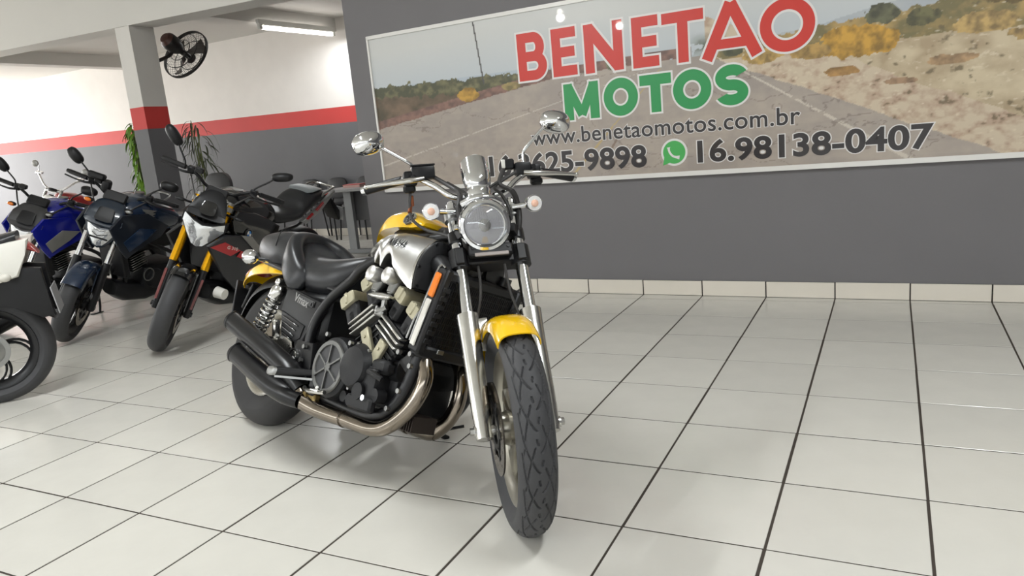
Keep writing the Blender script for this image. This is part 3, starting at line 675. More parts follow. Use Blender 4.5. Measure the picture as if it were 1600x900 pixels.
# handlebar and controls
b = MB(); b.tube([(.985, -.40, 1.130), (1.02, -.30, 1.147), (1.055, -.22, 1.158), (1.10, -.15, 1.12), (1.135, -.09, 1.075), (1.14, 0, 1.068), (1.135, .09, 1.075), (1.10, .15, 1.12), (1.055, .22, 1.158), (1.02, .30, 1.147), (.985, .40, 1.130)], .0115, 12, 5)
part('handlebar', b, CHROME, VM, SV)
for s in (-1, 1):
    g = part('grip', MB().tube([(.985, s * .395, 1.130), (1.02, s * .30, 1.147), (1.035, s * .262, 1.153)], [.0175, .0165, .017], 14, 4), BLACK, VM, SV, label='black rubber grip')
    part('grip_end', MB().cyl((.985, s * .395, 1.130), (.979, s * .409, 1.127), .0175, .014), CHROME, g, SV)
    b = MB(); b.box((1.05, s * .232, 1.155), (.05, .05, .055), bev=.01, seg=2); b.box((1.055, s * .238, 1.118), (.035, .045, .03), bev=.008); b.cyl((1.075, s * .225, 1.17), (1.09, s * .225, 1.17), .009)
    part('switch_housing', b, BLACK, VM, SV)
    b = MB(); b.box((1.07, s * .185, 1.172 if s < 0 else 1.165), (.055, .085 if s < 0 else .06, .048), bev=.008, seg=2); b.cyl((1.075, s * .21, 1.155), (1.10, s * .225, 1.15), .012)
    if s > 0: b.box((1.06, .135, 1.185), (.04, .04, .04), bev=.006)
    mc = part('master_cylinder', b, BLACK, VM, SV)
    if s < 0: part('reservoir_lid', MB().box((1.07, -.185, 1.1985), (.058, .088, .006), bev=.002), BLACK, mc, SV)
    else: part('switch_button', MB().box((1.083, .112, 1.186), (.006, .014, .032), bev=.002), WHITEP, mc, SV)
    b = MB(); b.tube([(1.095, s * .185, 1.150), (1.10, s * .235, 1.144), (1.085, s * .31, 1.140), (1.06, s * .392, 1.134)], [.009, .011, .0075, .006], 10, 5); b.ell((1.06, s * .394, 1.134), (.008, .008, .008), 10, 8)
    part('control_lever', b, ALU, VM, SV, label='bare metal hand lever')
    mxo = -.372 if s < 0 else .326; mzo = 1.29 if s < 0 else 1.334; bx = -.222 if s < 0 else .195; bz_ = 1.165 if s < 0 else 1.195
    b = MB(); b.tube([(1.06, bx, bz_ - .01), (1.06, bx, bz_ + .03), (1.065, bx + s * .012, bz_ + .048), (1.075, mxo - s * .055, mzo - .025), (1.08, mxo - s * .04, mzo - .012)], .0062, 10, 5); b.ell((1.08, mxo - s * .042, mzo - .012), (.011, .011, .011), 12, 8)
    ms = part('mirror_stem', b, CHROME, VM, SV)
    tilt = .18 * s; ux = V((0, math.cos(tilt), -math.sin(tilt))); uz = V((0, math.sin(tilt), math.cos(tilt))); mcx = V((1.075, mxo, mzo))
    b = MB(); b.loft([sring(mcx + V((dx, 0, 0)), ux, uz, .058 * k, .043 * k, 30, 2.3) for dx, k in ((-.022, .95), (-.020, 1.0), (-.008, 1.0), (.006, .90), (.020, .68), (.034, .40), (.042, .12))])
    part('mirror_shell', b, CHROME, ms, SV, angle=60)
    b = MB(); b.loft([sring(mcx + V((dx, 0, 0)), ux, uz, .054, .039, 30, 2.3) for dx in (-.0232, -.0222)]); part('mirror_glass', b, MIRROR, ms, SV)
# hoses and cables
cb = [([(1.05, -.235, 1.115), (1.10, -.245, 1.02), (1.14, -.20, .965), (1.22, -.12, .93), (1.27, -.08, .88), (1.26, -.07, .80)], .006),
      ([(1.08, -.15, 1.155), (1.15, -.085, 1.10), (1.225, -.075, 1.07), (1.265, -.088, 1.02), (1.30, -.085, .96), (1.30, -.075, .88), (1.24, -.05, .83)], .008),
      ([(1.085, .11, 1.165), (1.13, .085, 1.11), (1.18, .12, 1.075), (1.235, .125, 1.02), (1.27, .118, .96), (1.27, .10, .90), (1.23, .06, .85)], .0085),
      ([(1.09, .15, 1.15), (1.14, .065, 1.10), (1.22, .075, 1.06), (1.25, .095, .99), (1.25, .08, .90)], .006),
      ([(1.08, -.10, 1.13), (1.16, -.04, 1.075), (1.23, -.05, 1.045), (1.24, -.065, .98)], .006),
      ([(1.10, .12, 1.14), (1.17, .02, 1.08), (1.21, .02, 1.03)], .005)]
for p_, r_ in cb: part('cable', MB().tube(p_, r_, 8, 6), mat('cable_sheath', (48, 46, 45), .5) if 'cable_sheath' not in bpy.data.materials else bpy.data.materials['cable_sheath'], VM, SV)
CS = bpy.data.materials['cable_sheath']
for pp in (cb[1][0], cb[2][0]):
    P = catmull(pp, 14); b = MB()
    for i in range(len(P) // 3, len(P) * 4 // 5, 1):
        d = (P[i + 1] - P[i]).normalized(); b.cyl(P[i] - d * .0016, P[i] + d * .0016, .0102, n=9)
    cs_ = part('corrugated_sleeve', b, CS, VM, SV); cs_['kind'] = 'stuff'
part('hose_fitting', MB().box((1.045, -.232, 1.075), (.012, .014, .04), bev=.003).cyl((1.065, -.24, 1.06), (1.10, -.246, 1.03), .008), COPPER, VM, SV)
for s in (-1, 1):                                           # brake lines from the lower yoke to the calipers
    part('brake_line', MB().tube([fk(.56, s * .045, .01), fk(.46, s * .05, .0), fk(.36, s * .075, -.03), fk(.24, s * .08, -.07), fk(.12, s * .078, -.085)], .0048, 8, 6), CS, VM, SV)

# frame, engine
TUBEB = BLACKM
rail = [(1.17, .915), (.98, .865), (.775, .755), (.697, .69), (.593, .615), (.540, .555), (.507, .49), (.500, .425), (.505, .365), (.515, .30)]
down = [(.515, .30), (.545, .252), (.64, .236), (.90, .220), (1.02, .232), (1.085, .268), (1.13, .325), (1.155, .40), (1.175, .50), (1.21, .66), (1.235, .86)]
for s in (-1, 1):
    yr = lambda x: s * (.158 if x < .8 else .158 - (x - .8) * .32)
    part('frame_rail', MB().tube([(x, yr(x), z) for x, z in rail], .019, 12, 4), BLACKM, VM)
    part('down_tube', MB().tube([(x, s * np.interp(x, [.5, .9, 1.1, 1.17, 1.24], [.155, .14, .14, .14, .03]), z) for x, z in down], .0225, 12, 4), BLACKM, VM)
    part('seat_rail', MB().tube([(.62, s * .12, .635), (.40, s * .12, .66), (.10, s * .12, .70), (-.12, s * .105, .73)], .013, 10, 3), BLACKM, VM)
part('steering_head', MB().cyl(FA + AXV * .57 + V((-.075, 0, -.03)), FA + AXV * .76 + V((-.075, 0, -.03)), .032, n=20), BLACKM, VM)
b = MB(); b.box((.90, 0, .345), (.36, .27, .19), bev=.03, seg=2); b.box((.72, 0, .37), (.20, .22, .19), bev=.03, seg=2); b.box((.90, 0, .245), (.26, .16, .05), bev=.015)
b.loft([sring((x, 0, .40), (0, 1, 0), (0, 0, 1), .15, h_, 20, 3) for x, h_ in ((.74, .04), (.80, .08), (1.02, .08), (1.08, .05))])
part('crankcase', b, ENG, VM)
def bank(x0, z0, lean, name, cs=.05):                                # one cylinder bank: block, fins, head, cam covers
    a = math.radians(lean); up = V((math.sin(a), 0, math.cos(a))); pr = V((math.cos(a), 0, -math.sin(a))); o = V((x0, 0, z0)); R3 = Matrix((pr, (0, 1, 0), up)).transposed()
    b = MB(); b.box(o + up * .10, (.125, .33, .16), R3, .012); hd = part(name, b, ENG, VM)
    for s in (-1, 1):
        for k in range(3):
         f = MB(); f.box(o + up * (.125 + .021 * k) + V((0, s * .176, 0)), (.150, .036, .0085), R3, .003)
         part('cooling_fin', f, mat('fin_edge', (196, 194, 188), .3, .9) if 'fin_edge' not in bpy.data.materials else bpy.data.materials['fin_edge'], hd, label='bright edged fin')
        f = MB(); f.box(o + up * .055 + V((0, s * .178, 0)), (.045, .02, .105), R3, .004); bolt(f, o + up * .075 + V((0, s * .188, 0)), (0, s, 0), .006, .004); part('cover_strip', f, CREAM, hd)
        f = MB()
        for e in (-1, 1):
            f.box(o + up * .222 + pr * (cs * e) + V((0, s * .135, 0)), (cs * 1.25, .08, .09), R3, .010); f.box(o + up * .20 + pr * (cs * e) + V((0, s * .165, 0)), (.035, .02, .05), R3, .006)
        part('cam_box', f, ENG, hd)
        for e in (-1, 1):
            f = MB(); c0 = o + up * .272 + pr * (cs * e)
            f.loft([sring(c0 + V((0, yy_, 0)), pr, up, cs * .66 * kq, .026 * kq, 24, 5.5) for yy_, kq in ((s * .02, 1), (s * .170, 1), (s * .184, .97), (s * .188, .88))])
            f.box(c0 + up * .006 + V((0, s * .186, 0)), (.018, .012, .046), R3, .004)
            part('cam_cover', f, CREAM, hd)
    f = MB(); f.box(o + up * .215, (.16, .25, .10), R3, .02, 2); part('cylinder_head', f, ENG, hd)
    f = MB()
    for k in range(6): f.box(o + up * (.06 + .022 * k), (.14, .345, .005), R3)
    part('block_rib', f, ENG, hd)['kind'] = 'stuff'
bank(.948, .428, -36, 'rear_cylinder', .066); bank(.965, .392, 28, 'front_cylinder', .048)
def round_cover(c, prof, m, name, n=40, parent=None, label=None): return part(name, MB().lathe(prof, c, (0, -1, 0), n), m, parent or VM, label=label)
cl = round_cover((.755, -.13, .352), [(.118, 0), (.118, .045), (.112, .066), (.098, .076), (.001, .078)], ENG, 'clutch_cover')
b = MB(); cc = V((.755, -.2085, .352)); b.ring([(.080, 0), (.099, 0), (.097, .006), (.082, .006)], cc, (0, -1, 0), 48)
for k in range(6):
    a = PI / 6 + PI / 3 * k; d = V((math.cos(a), 0, math.sin(a))); b.bar(cc + d * .012 + V((0, -.003, 0)), cc + d * .084 + V((0, -.003, 0)), .006, .011, (0, 1, 0))
b.cyl(cc, cc + V((0, -.007, 0)), .018, n=20)
part('clutch_ring', b, mat('ring_grey', (118, 118, 116), .42, .9), cl, label='six-spoke bright clutch ring')
b = MB(); b.lathe([(.078, 0), (.082, .002), (.0, .003)], cc + V((0, .001, 0)), (0, -1, 0), 36); part('clutch_plate', b, mat('clutch_grey', (66, 66, 68), .4, .6), cl)
gc = round_cover((.905, -.135, .378), [(.088, 0), (.086, .055), (.074, .072), (.070, .080), (.058, .084), (.001, .088)], ENG, 'generator_cover')
b = MB()
for k in range(7): a = 2 * PI * k / 7; bolt(b, (.905 + .082 * math.cos(a), -.185, .378 + .082 * math.sin(a)), (0, -1, 0), .007, .012)
part('cover_bolt', b, ALUD, gc)
b = MB(); b.box((.99, -.155, .335), (.10, .09, .13), bev=.02, seg=2); b.box((1.03, -.17, .40), (.09, .05, .05), bev=.012); b.cyl((.97, -.19, .30), (.97, -.215, .30), .03, n=20); b.cyl((.915, -.17, .262), (.915, -.20, .262), .022, n=16); b.box((.985, -.195, .262), (.14, .03, .05), bev=.008); b.cyl((1.05, -.16, .30), (1.05, -.20, .30), .025, n=18); b.cyl((.86, -.15, .265), (.86, -.19, .265), .02, n=14)
wp = part('water_pump', b, ENG, VM)
b = MB(); b.tube([(1.0, -.205, .375), (1.05, -.22, .372), (1.09, -.21, .36)], .010, 8, 3); b.box((1.03, -.205, .378), (.05, .02, .022), bev=.004)
part('wire_loom', b, BLACK, VM)
part('drain_bolt', MB().cyl((1.02, -.2, .285), (1.02, -.222, .285), .011, n=6), CHROME, wp)
b = MB(); 
for p in ((1.135, -.158, .335), (1.095, -.158, .268), (1.155, -.158, .465), (1.165, -.158, .425), (1.105, -.17, .463), (.525, -.18, .40), (.52, -.18, .345), (.86, -.2, .455), (.70, -.2, .468)): bolt(b, p, (0, -1, 0), .0095, .014)
part('frame_bolt', b, ALUD, VM)['kind'] = 'stuff'
part('engine_bracket', MB().prism([(1.08, .43), (1.17, .50), (1.18, .44), (1.13, .40)], -.150, -.140, lambda u, v, d: (u, d, v)), BLACKM, VM)
b = MB()
for k in range(9): b.box((1.045 + .013 * k, -.035, .232), (.006, .11, .058), bev=.002)
part('oil_filter_rib', b, mat('dark_ribs', (62, 54, 50), .5, .6), VM)['kind'] = 'stuff'
# filler shapes behind the engine and between the banks
b = MB(); b.box((.975, 0, .66), (.16, .30, .09), bev=.02); b.box((.86, 0, .585), (.10, .22, .10), bev=.02); b.box((.72, 0, .585), (.20, .16, .16), bev=.03); b.box((1.06, 0, .80), (.22, .12, .10), bev=.03)
part('airbox', b, BLACK, VM)
# carburettor tops under the scoop, both sides
for s in (-1, 1):
    for x in (.892, .988):
        b = MB(); b.lathe([(.030, -.01), (.031, .034), (.029, .041), (.022, .046), (.001, .049)], (x - .003, s * .175, .712), (-.06, s, .12), 26); cp = part('carburettor_cap', b, mat('cap_silver', (206, 204, 200), .36, .9) if 'cap_silver' not in bpy.data.materials else bpy.data.materials['cap_silver'], VM)
        b = MB(); b.cyl((x, s * .165, .69), (x, s * .18, .655), .026, .018, n=16); b.box((x, s * .175, .665), (.03, .03, .03), bev=.006); part('carburettor_body', b, ALUD, cp)
    b = MB(); b.loft([sring((x, s * .195, .640), (0, 1, 0), (0, 0, 1), .016, h_, 12, 2.2) for x, h_ in ((.895, .004), (.92, .012), (.97, .014), (1.01, .010), (1.025, .004))]); part('carburettor_bridge', b, ALU, VM)
    b = MB(); b.tube([(.97, s * .185, .635), (.965, s * .18, .60), (.95, s * .18, .575)], .012, 8, 3); b.tube([(.93, s * .18, .60), (.95, s * .19, .585), (.99, s * .185, .605)], .010, 8, 3); b.box((.955, s * .18, .585), (.05, .03, .035), bev=.008); part('coolant_joint', b, ALUD, VM)
# seat
def lerp_secs(secs, sub): return smooth_secs(secs, sub)
b = MB(); rows = []
for x, hw, zt, dish, zb, pw_ in smooth_secs([(.08, .09, .872, .0, .70, 2.3), (.12, .115, .862, .004, .68, 2.4), (.17, .135, .838, .008, .64, 2.4), (.24, .152, .812, .014, .61, 2.3), (.34, .160, .796, .014, .595, 2.3), (.44, .158, .795, .012, .590, 2.3), (.52, .142, .800, .006, .612, 2.3), (.58, .114, .806, .002, .665, 2.3), (.63, .080, .812, .0, .725, 2.2), (.665, .05, .810, .0, .765, 2.2)], 4):
    r = sring((x, 0, (zt + zb) / 2), (0, 1, 0), (0, 0, 1), hw, (zt - zb) / 2, 36, pw_)
    rows.append([V((p.x, p.y, p.z - dish * max(0, 1 - (p.y / hw) ** 2) * (p.z > (zt + zb) / 2))) for p in r])
b.loft(rows); seat = part('rider_seat', b, LEATHER, VM, angle=70, label='black vinyl scooped rider seat')
b = MB(); path = [(.335, .140, .655), (.27, .158, .70), (.20, .152, .762), (.135, .115, .815), (.10, .06, .838), (.09, 0, .845)]
full = [V((x, -y, z)) for x, y, z in path] + [V(p) for p in path[-2::-1]]
P = catmull(full, 6); rings = []
for i, p in enumerate(P):
    t = (P[min(i + 1, len(P) - 1)] - P[max(i - 1, 0)]).normalized(); e = abs(i / (len(P) - 1) - .5) * 2
    up = V((.15, 0, 1)); sd = t.cross(up).normalized(); up = sd.cross(t).normalized()
    k = min(1, (1 - e) * 5 + .45); rings.append(sring(p + V((0, 0, -.012)), sd, up, .036 * k, .062 * k, 24, 3.0))
b.loft(rings)
xloft(b, smooth_secs([(.10, 0, .125, .69, .885, 2.7), (.02, 0, .138, .69, .892, 2.8), (-.08, 0, .136, .70, .888, 2.9), (-.17, 0, .125, .72, .878, 2.8), (-.215, 0, .105, .745, .862, 2.6), (-.235, 0, .07, .775, .835, 2.4)], 3), 32)
ps = part('passenger_seat', b, LEATHER, VM, angle=60, label='black vinyl passenger seat with hip support')
part('seat_seam', MB().tube([(.0, -.140, .80), (.0, -.125, .878), (-.0, -.06, .893), (.0, .06, .893), (.0, .125, .878)], .0022, 6, 5), BLACK, ps)
# tank cover
b = MB(); rows = []
for x, hw, zt, zb in smooth_secs([(.585, .015, .886, .874), (.61, .034, .922, .890), (.65, .056, .962, .902), (.71, .080, .990, .912), (.79, .096, 1.0, .918), (.86, .106, .994, .918), (.92, .107, .978, .918), (.955, .103, .962, .924), (.975, .096, .948, .930)], 4):
    r = []
    for k in range(28):
        a = PI * k / 27; yq = hw * math.copysign(abs(math.cos(a)) ** .8, math.cos(a)); r.append((x, yq, zb + (zt - zb) * math.sin(a) ** .62))
    rows.append(r)
b.loft(rows); tk = part('tank_cover', b, YELLOW, VM, angle=50, label='yellow tank cover')
b = MB(); b.box((.90, 0, .895), (.26, .17, .05), bev=.02); b.box((1.04, 0, .915), (.10, .12, .05), bev=.02); part('tank_base', b, BLACK, VM)
part('ignition_barrel', MB().cyl((1.075, -.055, .90), (1.085, -.06, .925), .024, n=20), BLACKM, VM)
# tank emblem: ring with three forks
ec = V((.893, -.1045, .952)); en = V((.02, -.90, .42)).normalized(); eu = V((.95, .05, .12)); eu = (eu - en * eu.dot(en)).normalized(); ev = en.cross(eu)
em = part('tank_emblem', MB().ring([(.0235, -.003), (.028, -.003), (.028, .005), (.0235, .005)], ec, en, 36), CHROME, tk)
part('emblem_disc', MB().cyl(ec - en * .004, ec + en * .003, .0235, n=30), GLOSSB, tk)
b = MB()
for k in range(3): a = PI / 2 + k * 2 * PI / 3; d = eu * math.cos(a) + ev * math.sin(a); q = en.cross(d); b.bar(ec + d * .004 + en * .004, ec + d * .023 + en * .004, .003, .003, en); b.bar(ec + d * .010 + q * .0065 + en * .004, ec + d * .021 + q * .0065 + en * .004, .002, .003, en); b.bar(ec + d * .010 - q * .0065 + en * .004, ec + d * .021 - q * .0065 + en * .004, .002, .003, en); b.bar(ec + d * .010 - q * .0075 + en * .004, ec + d * .010 + q * .0075 + en * .004, .002, .003, en)
part('emblem_fork', b, CHROME, tk)
# air scoops
SILV = mat('brushed_silver', (196, 195, 192), .32, 1.0, var=.05, rvar=.06)
def scoop(s):
    secs = []
    zl = lambda x: float(np.interp(x, [.762, .835, .848, .858, .872, .888, .900, .918, .935, .953, .968, .985, 1.02, 1.06, 1.115], [.772, .762, .782, .790, .790, .775, .742, .780, .796, .797, .786, .756, .730, .708, .680]))
    zt = lambda x: float(np.interp(x, [.762, .785, .82, .862, .93, 1.0, 1.135], [.798, .836, .864, .882, .888, .883, .866]))
    yo = lambda x: float(np.interp(x, [.762, .83, .87, .95, 1.115], [.135, .175, .192, .205, .215]))
    for x in list(np.linspace(.762, .985, 44)) + list(np.linspace(.995, 1.130, 9)):
        t_, l_, o_ = zt(x), zl(x), yo(x); h_ = t_ - l_
        pts = [(.085, t_ - .012), (.105, t_ - .001), (.135, t_), (.160, t_ - .012), (o_ - .018, t_ - h_ * .30), (o_ - .003, t_ - h_ * .52), (o_, t_ - h_ * .75), (o_ - .004, l_ + .004), (o_ - .012, l_), (.14, l_ + .002), (.09, l_ + .004)]
        secs.append([V((x, s * p.x, p.y)) for p in closed_smooth([(u, v, 0) for u, v in pts], 3)])
    sc = part('air_scoop', MB().loft(secs), SILV, VM, angle=42, label='brushed silver air scoop')
    last = secs[-1]; cen = sum(last, V((0, 0, 0))) / len(last); b = MB()
    b.loft([[cen + (p - cen) * 1.01 + V((-.006, 0, 0)) for p in last], [cen + (p - cen) * 1.03 + V((.001, 0, 0)) for p in last], [cen + (p - cen) * 1.03 + V((.006, 0, 0)) for p in last], [cen + (p - cen) * .95 + V((.0062, 0, 0)) for p in last]]); part('scoop_rim', b, ALU, sc)
    b = MB(); b.loft([[cen + (p - cen) * k + V((dx, 0, 0)) for p in last] for k, dx in ((.955, .0055), (.95, .010), (.86, .012), (.4, .014))]); part('scoop_grille', b, mat('scoop_dark', (40, 40, 42), .55) if 'scoop_dark' not in bpy.data.materials else bpy.data.materials['scoop_dark'], sc)
    b = MB()
    for p in last[::8]: q = cen + (p - cen) * .86; b.cyl(q + V((.008, 0, 0)), q + V((.016, 0, 0)), .006, n=8)
    part('scoop_screw', b, BLACKM, sc)
    b = MB(); b.tube([(1.12, s * .125, .785), (1.16, s * .128, .782), (1.20, s * .135, .765), (1.225, s * .14, .745)], [.036, .037, .036, .034], 20, 4); part('duct_hose', b, BLACK, VM)
    b = MB(); b.ring([(.036, 0), (.040, 0), (.040, .006), (.036, .006)], (1.132, s * .125, .785), (1, 0, -.02), 30); part('hose_clamp', b, ALU, VM)
    return sc
scR = scoop(-1); scL = scoop(1)
from mathutils.bvhtree import BVHTree
_me = scR.data; _bv = BVHTree.FromPolygons([v.co for v in _me.vertices], [tuple(p.vertices) for p in _me.polygons])
def on_scoop(u, v):                                         # lettering laid on the slanted outer face
    x = .924 + .106 * u; zz = .842 + .030 * (v - .5) - .012 * u
    h, n_, _, _ = _bv.ray_cast(V((x, -.6, zz)), V((0, 1, 0)))
    return (h.x + n_.x * .0045, h.y + n_.y * .0045, h.z + n_.z * .0045) if h else (x, -.19, zz)
b = MB(); put_text(b, 'YAMAHA', on_scoop, .016, spacing=1.08); part('scoop_lettering', b, BLACK, scR, smooth=False)
# radiator
RD = V((1.183, 0, .485)); RU = V((.060, 0, .262)).normalized(); RF = V((RU.z, 0, -RU.x)); R3 = Matrix((RF, (0, 1, 0), RU)).transposed()
def rp(d, y, f=0): return RD + RU * d + V((0, y, 0)) + RF * f
b = MB(); b.box(rp(.14, 0), (.034, .30, .24), R3, .003); ra = part('radiator', b, BLACKM, VM)
b = MB()
for k in range(34): b.box(rp(.14, -.148 + .009 * k, .018), (.004, .0022, .23), R3)
for k in range(10): b.box(rp(.035 + .0235 * k, 0, .0185), (.003, .30, .0025), R3)
part('radiator_fin', b, BLACK, ra)['kind'] = 'stuff'
b = MB(); b.box(rp(.268, .02), (.05, .39, .04), R3, .01); b.box(rp(.0, 0), (.05, .36, .045), R3, .01); b.cyl(rp(.29, .10), rp(.32, .10), .022, n=18); part('radiator_tank', b, BLACK, ra)
b = MB(); b.box(rp(.012, -.09, .028), (.006, .03, .016), R3, .002); part('radiator_clip', b, ALUD, ra)
for s in (-1, 1):
    b = MB(); b.box(rp(.14, s * .172, .0), (.06, .035, .30), R3, .008)
    for k in range(7): b.box(rp(.04 + .03 * k, s * .165, .031), (.006, .03, .017), R3, .002)
    g = part('radiator_guard', b, BLACK, ra)
    b = MB(); b.box(rp(.225, s * .193, -.004), (.030, .010, .085), R3, .004); part('side_reflector', b, ORANGE, ra, label='orange side reflector')
    b = MB(); b.box(rp(.093, s * .193, -.004), (.026, .008, .165), R3, .003); part('guard_strip', b, mat('bright_strip', (222, 220, 214), .25, .6) if 'bright_strip' not in bpy.data.materials else bpy.data.materials['bright_strip'], ra, label='bright metal strip')
    b = MB(); b.tube([rp(.02, s * .19, -.024), rp(.16, s * .19, -.026), rp(.285, s * .19, -.018), rp(.29, s * .19, .014)], .004, 6, 3); b.tube([rp(.02, s * .19, -.045), rp(.09, s * .19, -.042), rp(.12, s * .19, -.03)], .004, 6, 3); part('guard_rim', b, ALUD, ra)
b = MB(); b.tube([(1.16, -.1, .50), (1.10, -.10, .46), (1.05, -.12, .42)], .022, 12, 4); part('coolant_hose', b, BLACK, VM)
for s in (-1, 1): part('horn', MB().lathe([(.012, -.03), (.03, -.02), (.042, 0), (.042, .012), (.02, .018), (.001, .02)], (1.235, s * .05, .80), (1, 0, -.2), 24), BLACKM, VM)
# exhaust
hr = [(1.115, -.115, .50), (1.175, -.118, .455), (1.202, -.120, .385), (1.175, -.128, .295), (1.105, -.140, .218), (1.02, -.148, .184), (.86, -.158, .184), (.70, -.172, .186), (.60, -.19, .202)]
hl_ = [(1.06, .10, .50), (1.125, .10, .445), (1.150, .10, .36), (1.135, .10, .285), (1.085, .10, .220), (1.02, .105, .190), (.86, .14, .186), (.70, .17, .186), (.60, .19, .202)]
for pts, s in ((hr, -1), (hl_, 1)):
    h_ = part('exhaust_header', MB().tube(pts[:7], .0275, 18, 5), STEEL, VM, label='bright curved exhaust header')
    part('exhaust_collector', MB().tube(pts[6:], [.029, .032, .036], 18, 4), STEEL, h_, label='stained collector pipe')
    b = MB(); b.tube([pts[6], V(pts[6]) + V((-.012, -.001 * s, 0))], .0315, 18, 1); part('exhaust_clamp', b, STEEL, h_)
    for nm, pp in (('upper', [(.60, s * .200, .240), (.52, s * .218, .295), (.345, s * .238, .352), (.018, s * .255, .432)]), ('lower', [(.615, s * .20, .200), (.54, s * .226, .212), (.42, s * .246, .236), (.135, s * .262, .306)])):
        b = MB(); P = catmull(pp, 5)
        b.tube(pp, [.032, .043, .043, .0405], 24, 5, cap=False)
        d = (P[-1] - P[-2]).normalized(); e = P[-1]; out_ = V((0, s, .0)); a_ = d.orthogonal().normalized(); b_ = d.cross(a_); cutr = lambda r_, t_: [e + q_ + d * (t_ - .55 * q_.dot(out_)) for q_ in [(a_ * math.cos(2 * PI * i_ / 24) + b_ * math.sin(2 * PI * i_ / 24)) * r_ for i_ in range(24)]]; b.loft([cutr(.0405, -.001), cutr(.0435, .004), cutr(.0435, .012), cutr(.0395, .014), cutr(.036, .006), cutr(.034, -.09)]); b.cyl(e - d * .07, e - d * .071, .0385, n=20)
        part('muffler', b, mat('muffler_black', (18, 18, 20), .3, 0, spec=.4, var=.2) if 'muffler_black' not in bpy.data.materials else bpy.data.materials['muffler_black'], VM, label='black ' + nm + ' straight muffler')
    b = MB(); b.tube([(.60, s * .19, .20), (.585, s * .198, .225), (.56, s * .205, .262)], .036, 16, 4); part('exhaust_joint', b, STEEL, VM)
# side covers
for s in (-1, 1):
    out = [(.258, .612), (.30, .620), (.538, .583), (.540, .550), (.497, .470), (.470, .415), (.435, .402), (.295, .420), (.246, .530)]
    b = MB(); b.prism(out, s * .150, s * .172, lambda u, v, d: (u, d, v), .008); sc_ = part('side_cover', b, BLACK, VM)
    b = MB(); b.prism([(.262, .522), (.465, .478), (.452, .425), (.43, .414), (.300, .432)], s * .170, s * .177, lambda u, v, d: (u, d, v), .004); part('side_cover_panel', b, BLACK, sc_)
    for k in range(4):
      b = MB(); x0 = .290 + .005 * k; z0 = .500 - .021 * k; b.bar((x0, s * .178, z0), (x0 + .135 - .012 * k, s * .178, z0 - .029), .006, .010, (0, 1, 0), .002)
      part('side_cover_louver', b, GLOSSB, sc_)
    if s < 0:
        b = MB(); b.prism([(.345, .604), (.505, .580), (.500, .556), (.40, .566), (.37, .566)], -.171, -.1755, lambda u, v, d: (u, d, v)); part('badge_plate', b, BLACKM, sc_)
        b = MB(); f = lambda u, v: (.345 + .115 * u, -.177, .585 - .022 * u + .036 * (v - .4)); put_text(b, 'Vmax', f, .02, shear=.25); part('side_cover_badge', b, ALUD, sc_, smooth=False)
        b = MB(); b.ring([(.008, 0), (.012, 0), (.012, .004), (.008, .004)], (.487, -.174, .567), (0, -1, 0), 20); part('cover_lock', b, BLACKM, sc_)
b = MB(); b.box((.40, 0, .52), (.30, .28, .20), bev=.02); b.box((.30, 0, .66), (.42, .20, .06), bev=.02); part('battery_box', b, BLACK, VM)
# pivot plate, peg, pedal
for s in (-1, 1):
    b = MB(); b.prism([(.20, .385), (.235, .40), (.315, .43), (.375, .415), (.415, .345), (.425, .285), (.405, .262), (.375, .29), (.30, .345), (.22, .352)], s * .150, s * .166, lambda u, v, d: (u, d, v), .005); pv = part('passenger_peg_bracket', b, ALU, VM)
    b = MB(); b.bar((.268, s * .175, .405), (.272, s * .195, .478), .030, .022, (1, 0, 0), .006); part('passenger_peg', b, ALU, VM)
    b = MB(); b.cyl((.205, s * .16, .372), (.205, s * .19, .372), .014); b.cyl((.225, s * .16, .395), (.225, s * .186, .395), .011); bolt(b, (.375, s * .166, .385), (0, s, 0), .008, .01); part('bracket_bolt', b, ALU, pv)
    b = MB(); b.ring([(.026, 0), (.034, 0), (.033, .008), (.027, .008)], (.448, s * .178, .352), (0, s, 0), 32); pc_ = part('pivot_cap', b, CHROME, VM)
    part('pivot_disc', MB().lathe([(.027, 0), (.022, .006), (.001, .009)], (.448, s * .178, .352), (0, s, 0), 24), ALU, pc_)
    b = MB()
    for k in range(3): a = PI / 2 + k * 2.094; b.bar(V((.448, s * .187, .352)), V((.448 + .02 * math.cos(a), s * .186, .352 + .02 * math.sin(a))), .004, .006, (0, 1, 0))
    part('pivot_emblem', b, BLACKM, pc_)
    part('pivot_plate', MB().prism([(.44, .42), (.56, .42), (.60, .25), (.56, .20), (.47, .27), (.42, .34)], s * .135, s * .176, lambda u, v, d: (u, d, v), .006), BLACKM, VM)
    b = MB(); b.loft([sring((x, yq, z), (.25, 0, .97), (1, 0, 0), h_, w_, 14, 3) for x, yq, z, h_, w_ in ((.645, s * .20, .313, .012, .018), (.600, s * .245, .302, .016, .022), (.560, s * .29, .293, .018, .024), (.548, s * .305, .291, .018, .024))])
    pg = part('foot_peg', b, BLACK, VM); b = MB(); b.loft([sring((x, yq, z), (.25, 0, .97), (1, 0, 0), .018 * k, .026 * k, 14, 3) for x, yq, z, k in ((.547, s * .306, .290, 1), (.541, s * .314, .289, 1), (.538, s * .318, .288, .7))]); b.bar((.66, s * .195, .290), (.555, s * .298, .272), .018, .008); part('peg_end', b, ALUD, pg)
    b = MB(); b.box((.665, s * .185, .29), (.04, .04, .12), bev=.006); part('peg_bracket', b, BLACKM, VM)
b = MB(); b.tube([(.64, -.215, .255), (.70, -.235, .250), (.78, -.235, .258), (.81, -.235, .262)], .008, 8, 4); b.box((.775, -.24, .262), (.05, .04, .008), bev=.002); b.ell((.775, -.245, .272), (.010, .010, .010), 10, 8); part('brake_pedal', b, ALU, VM)
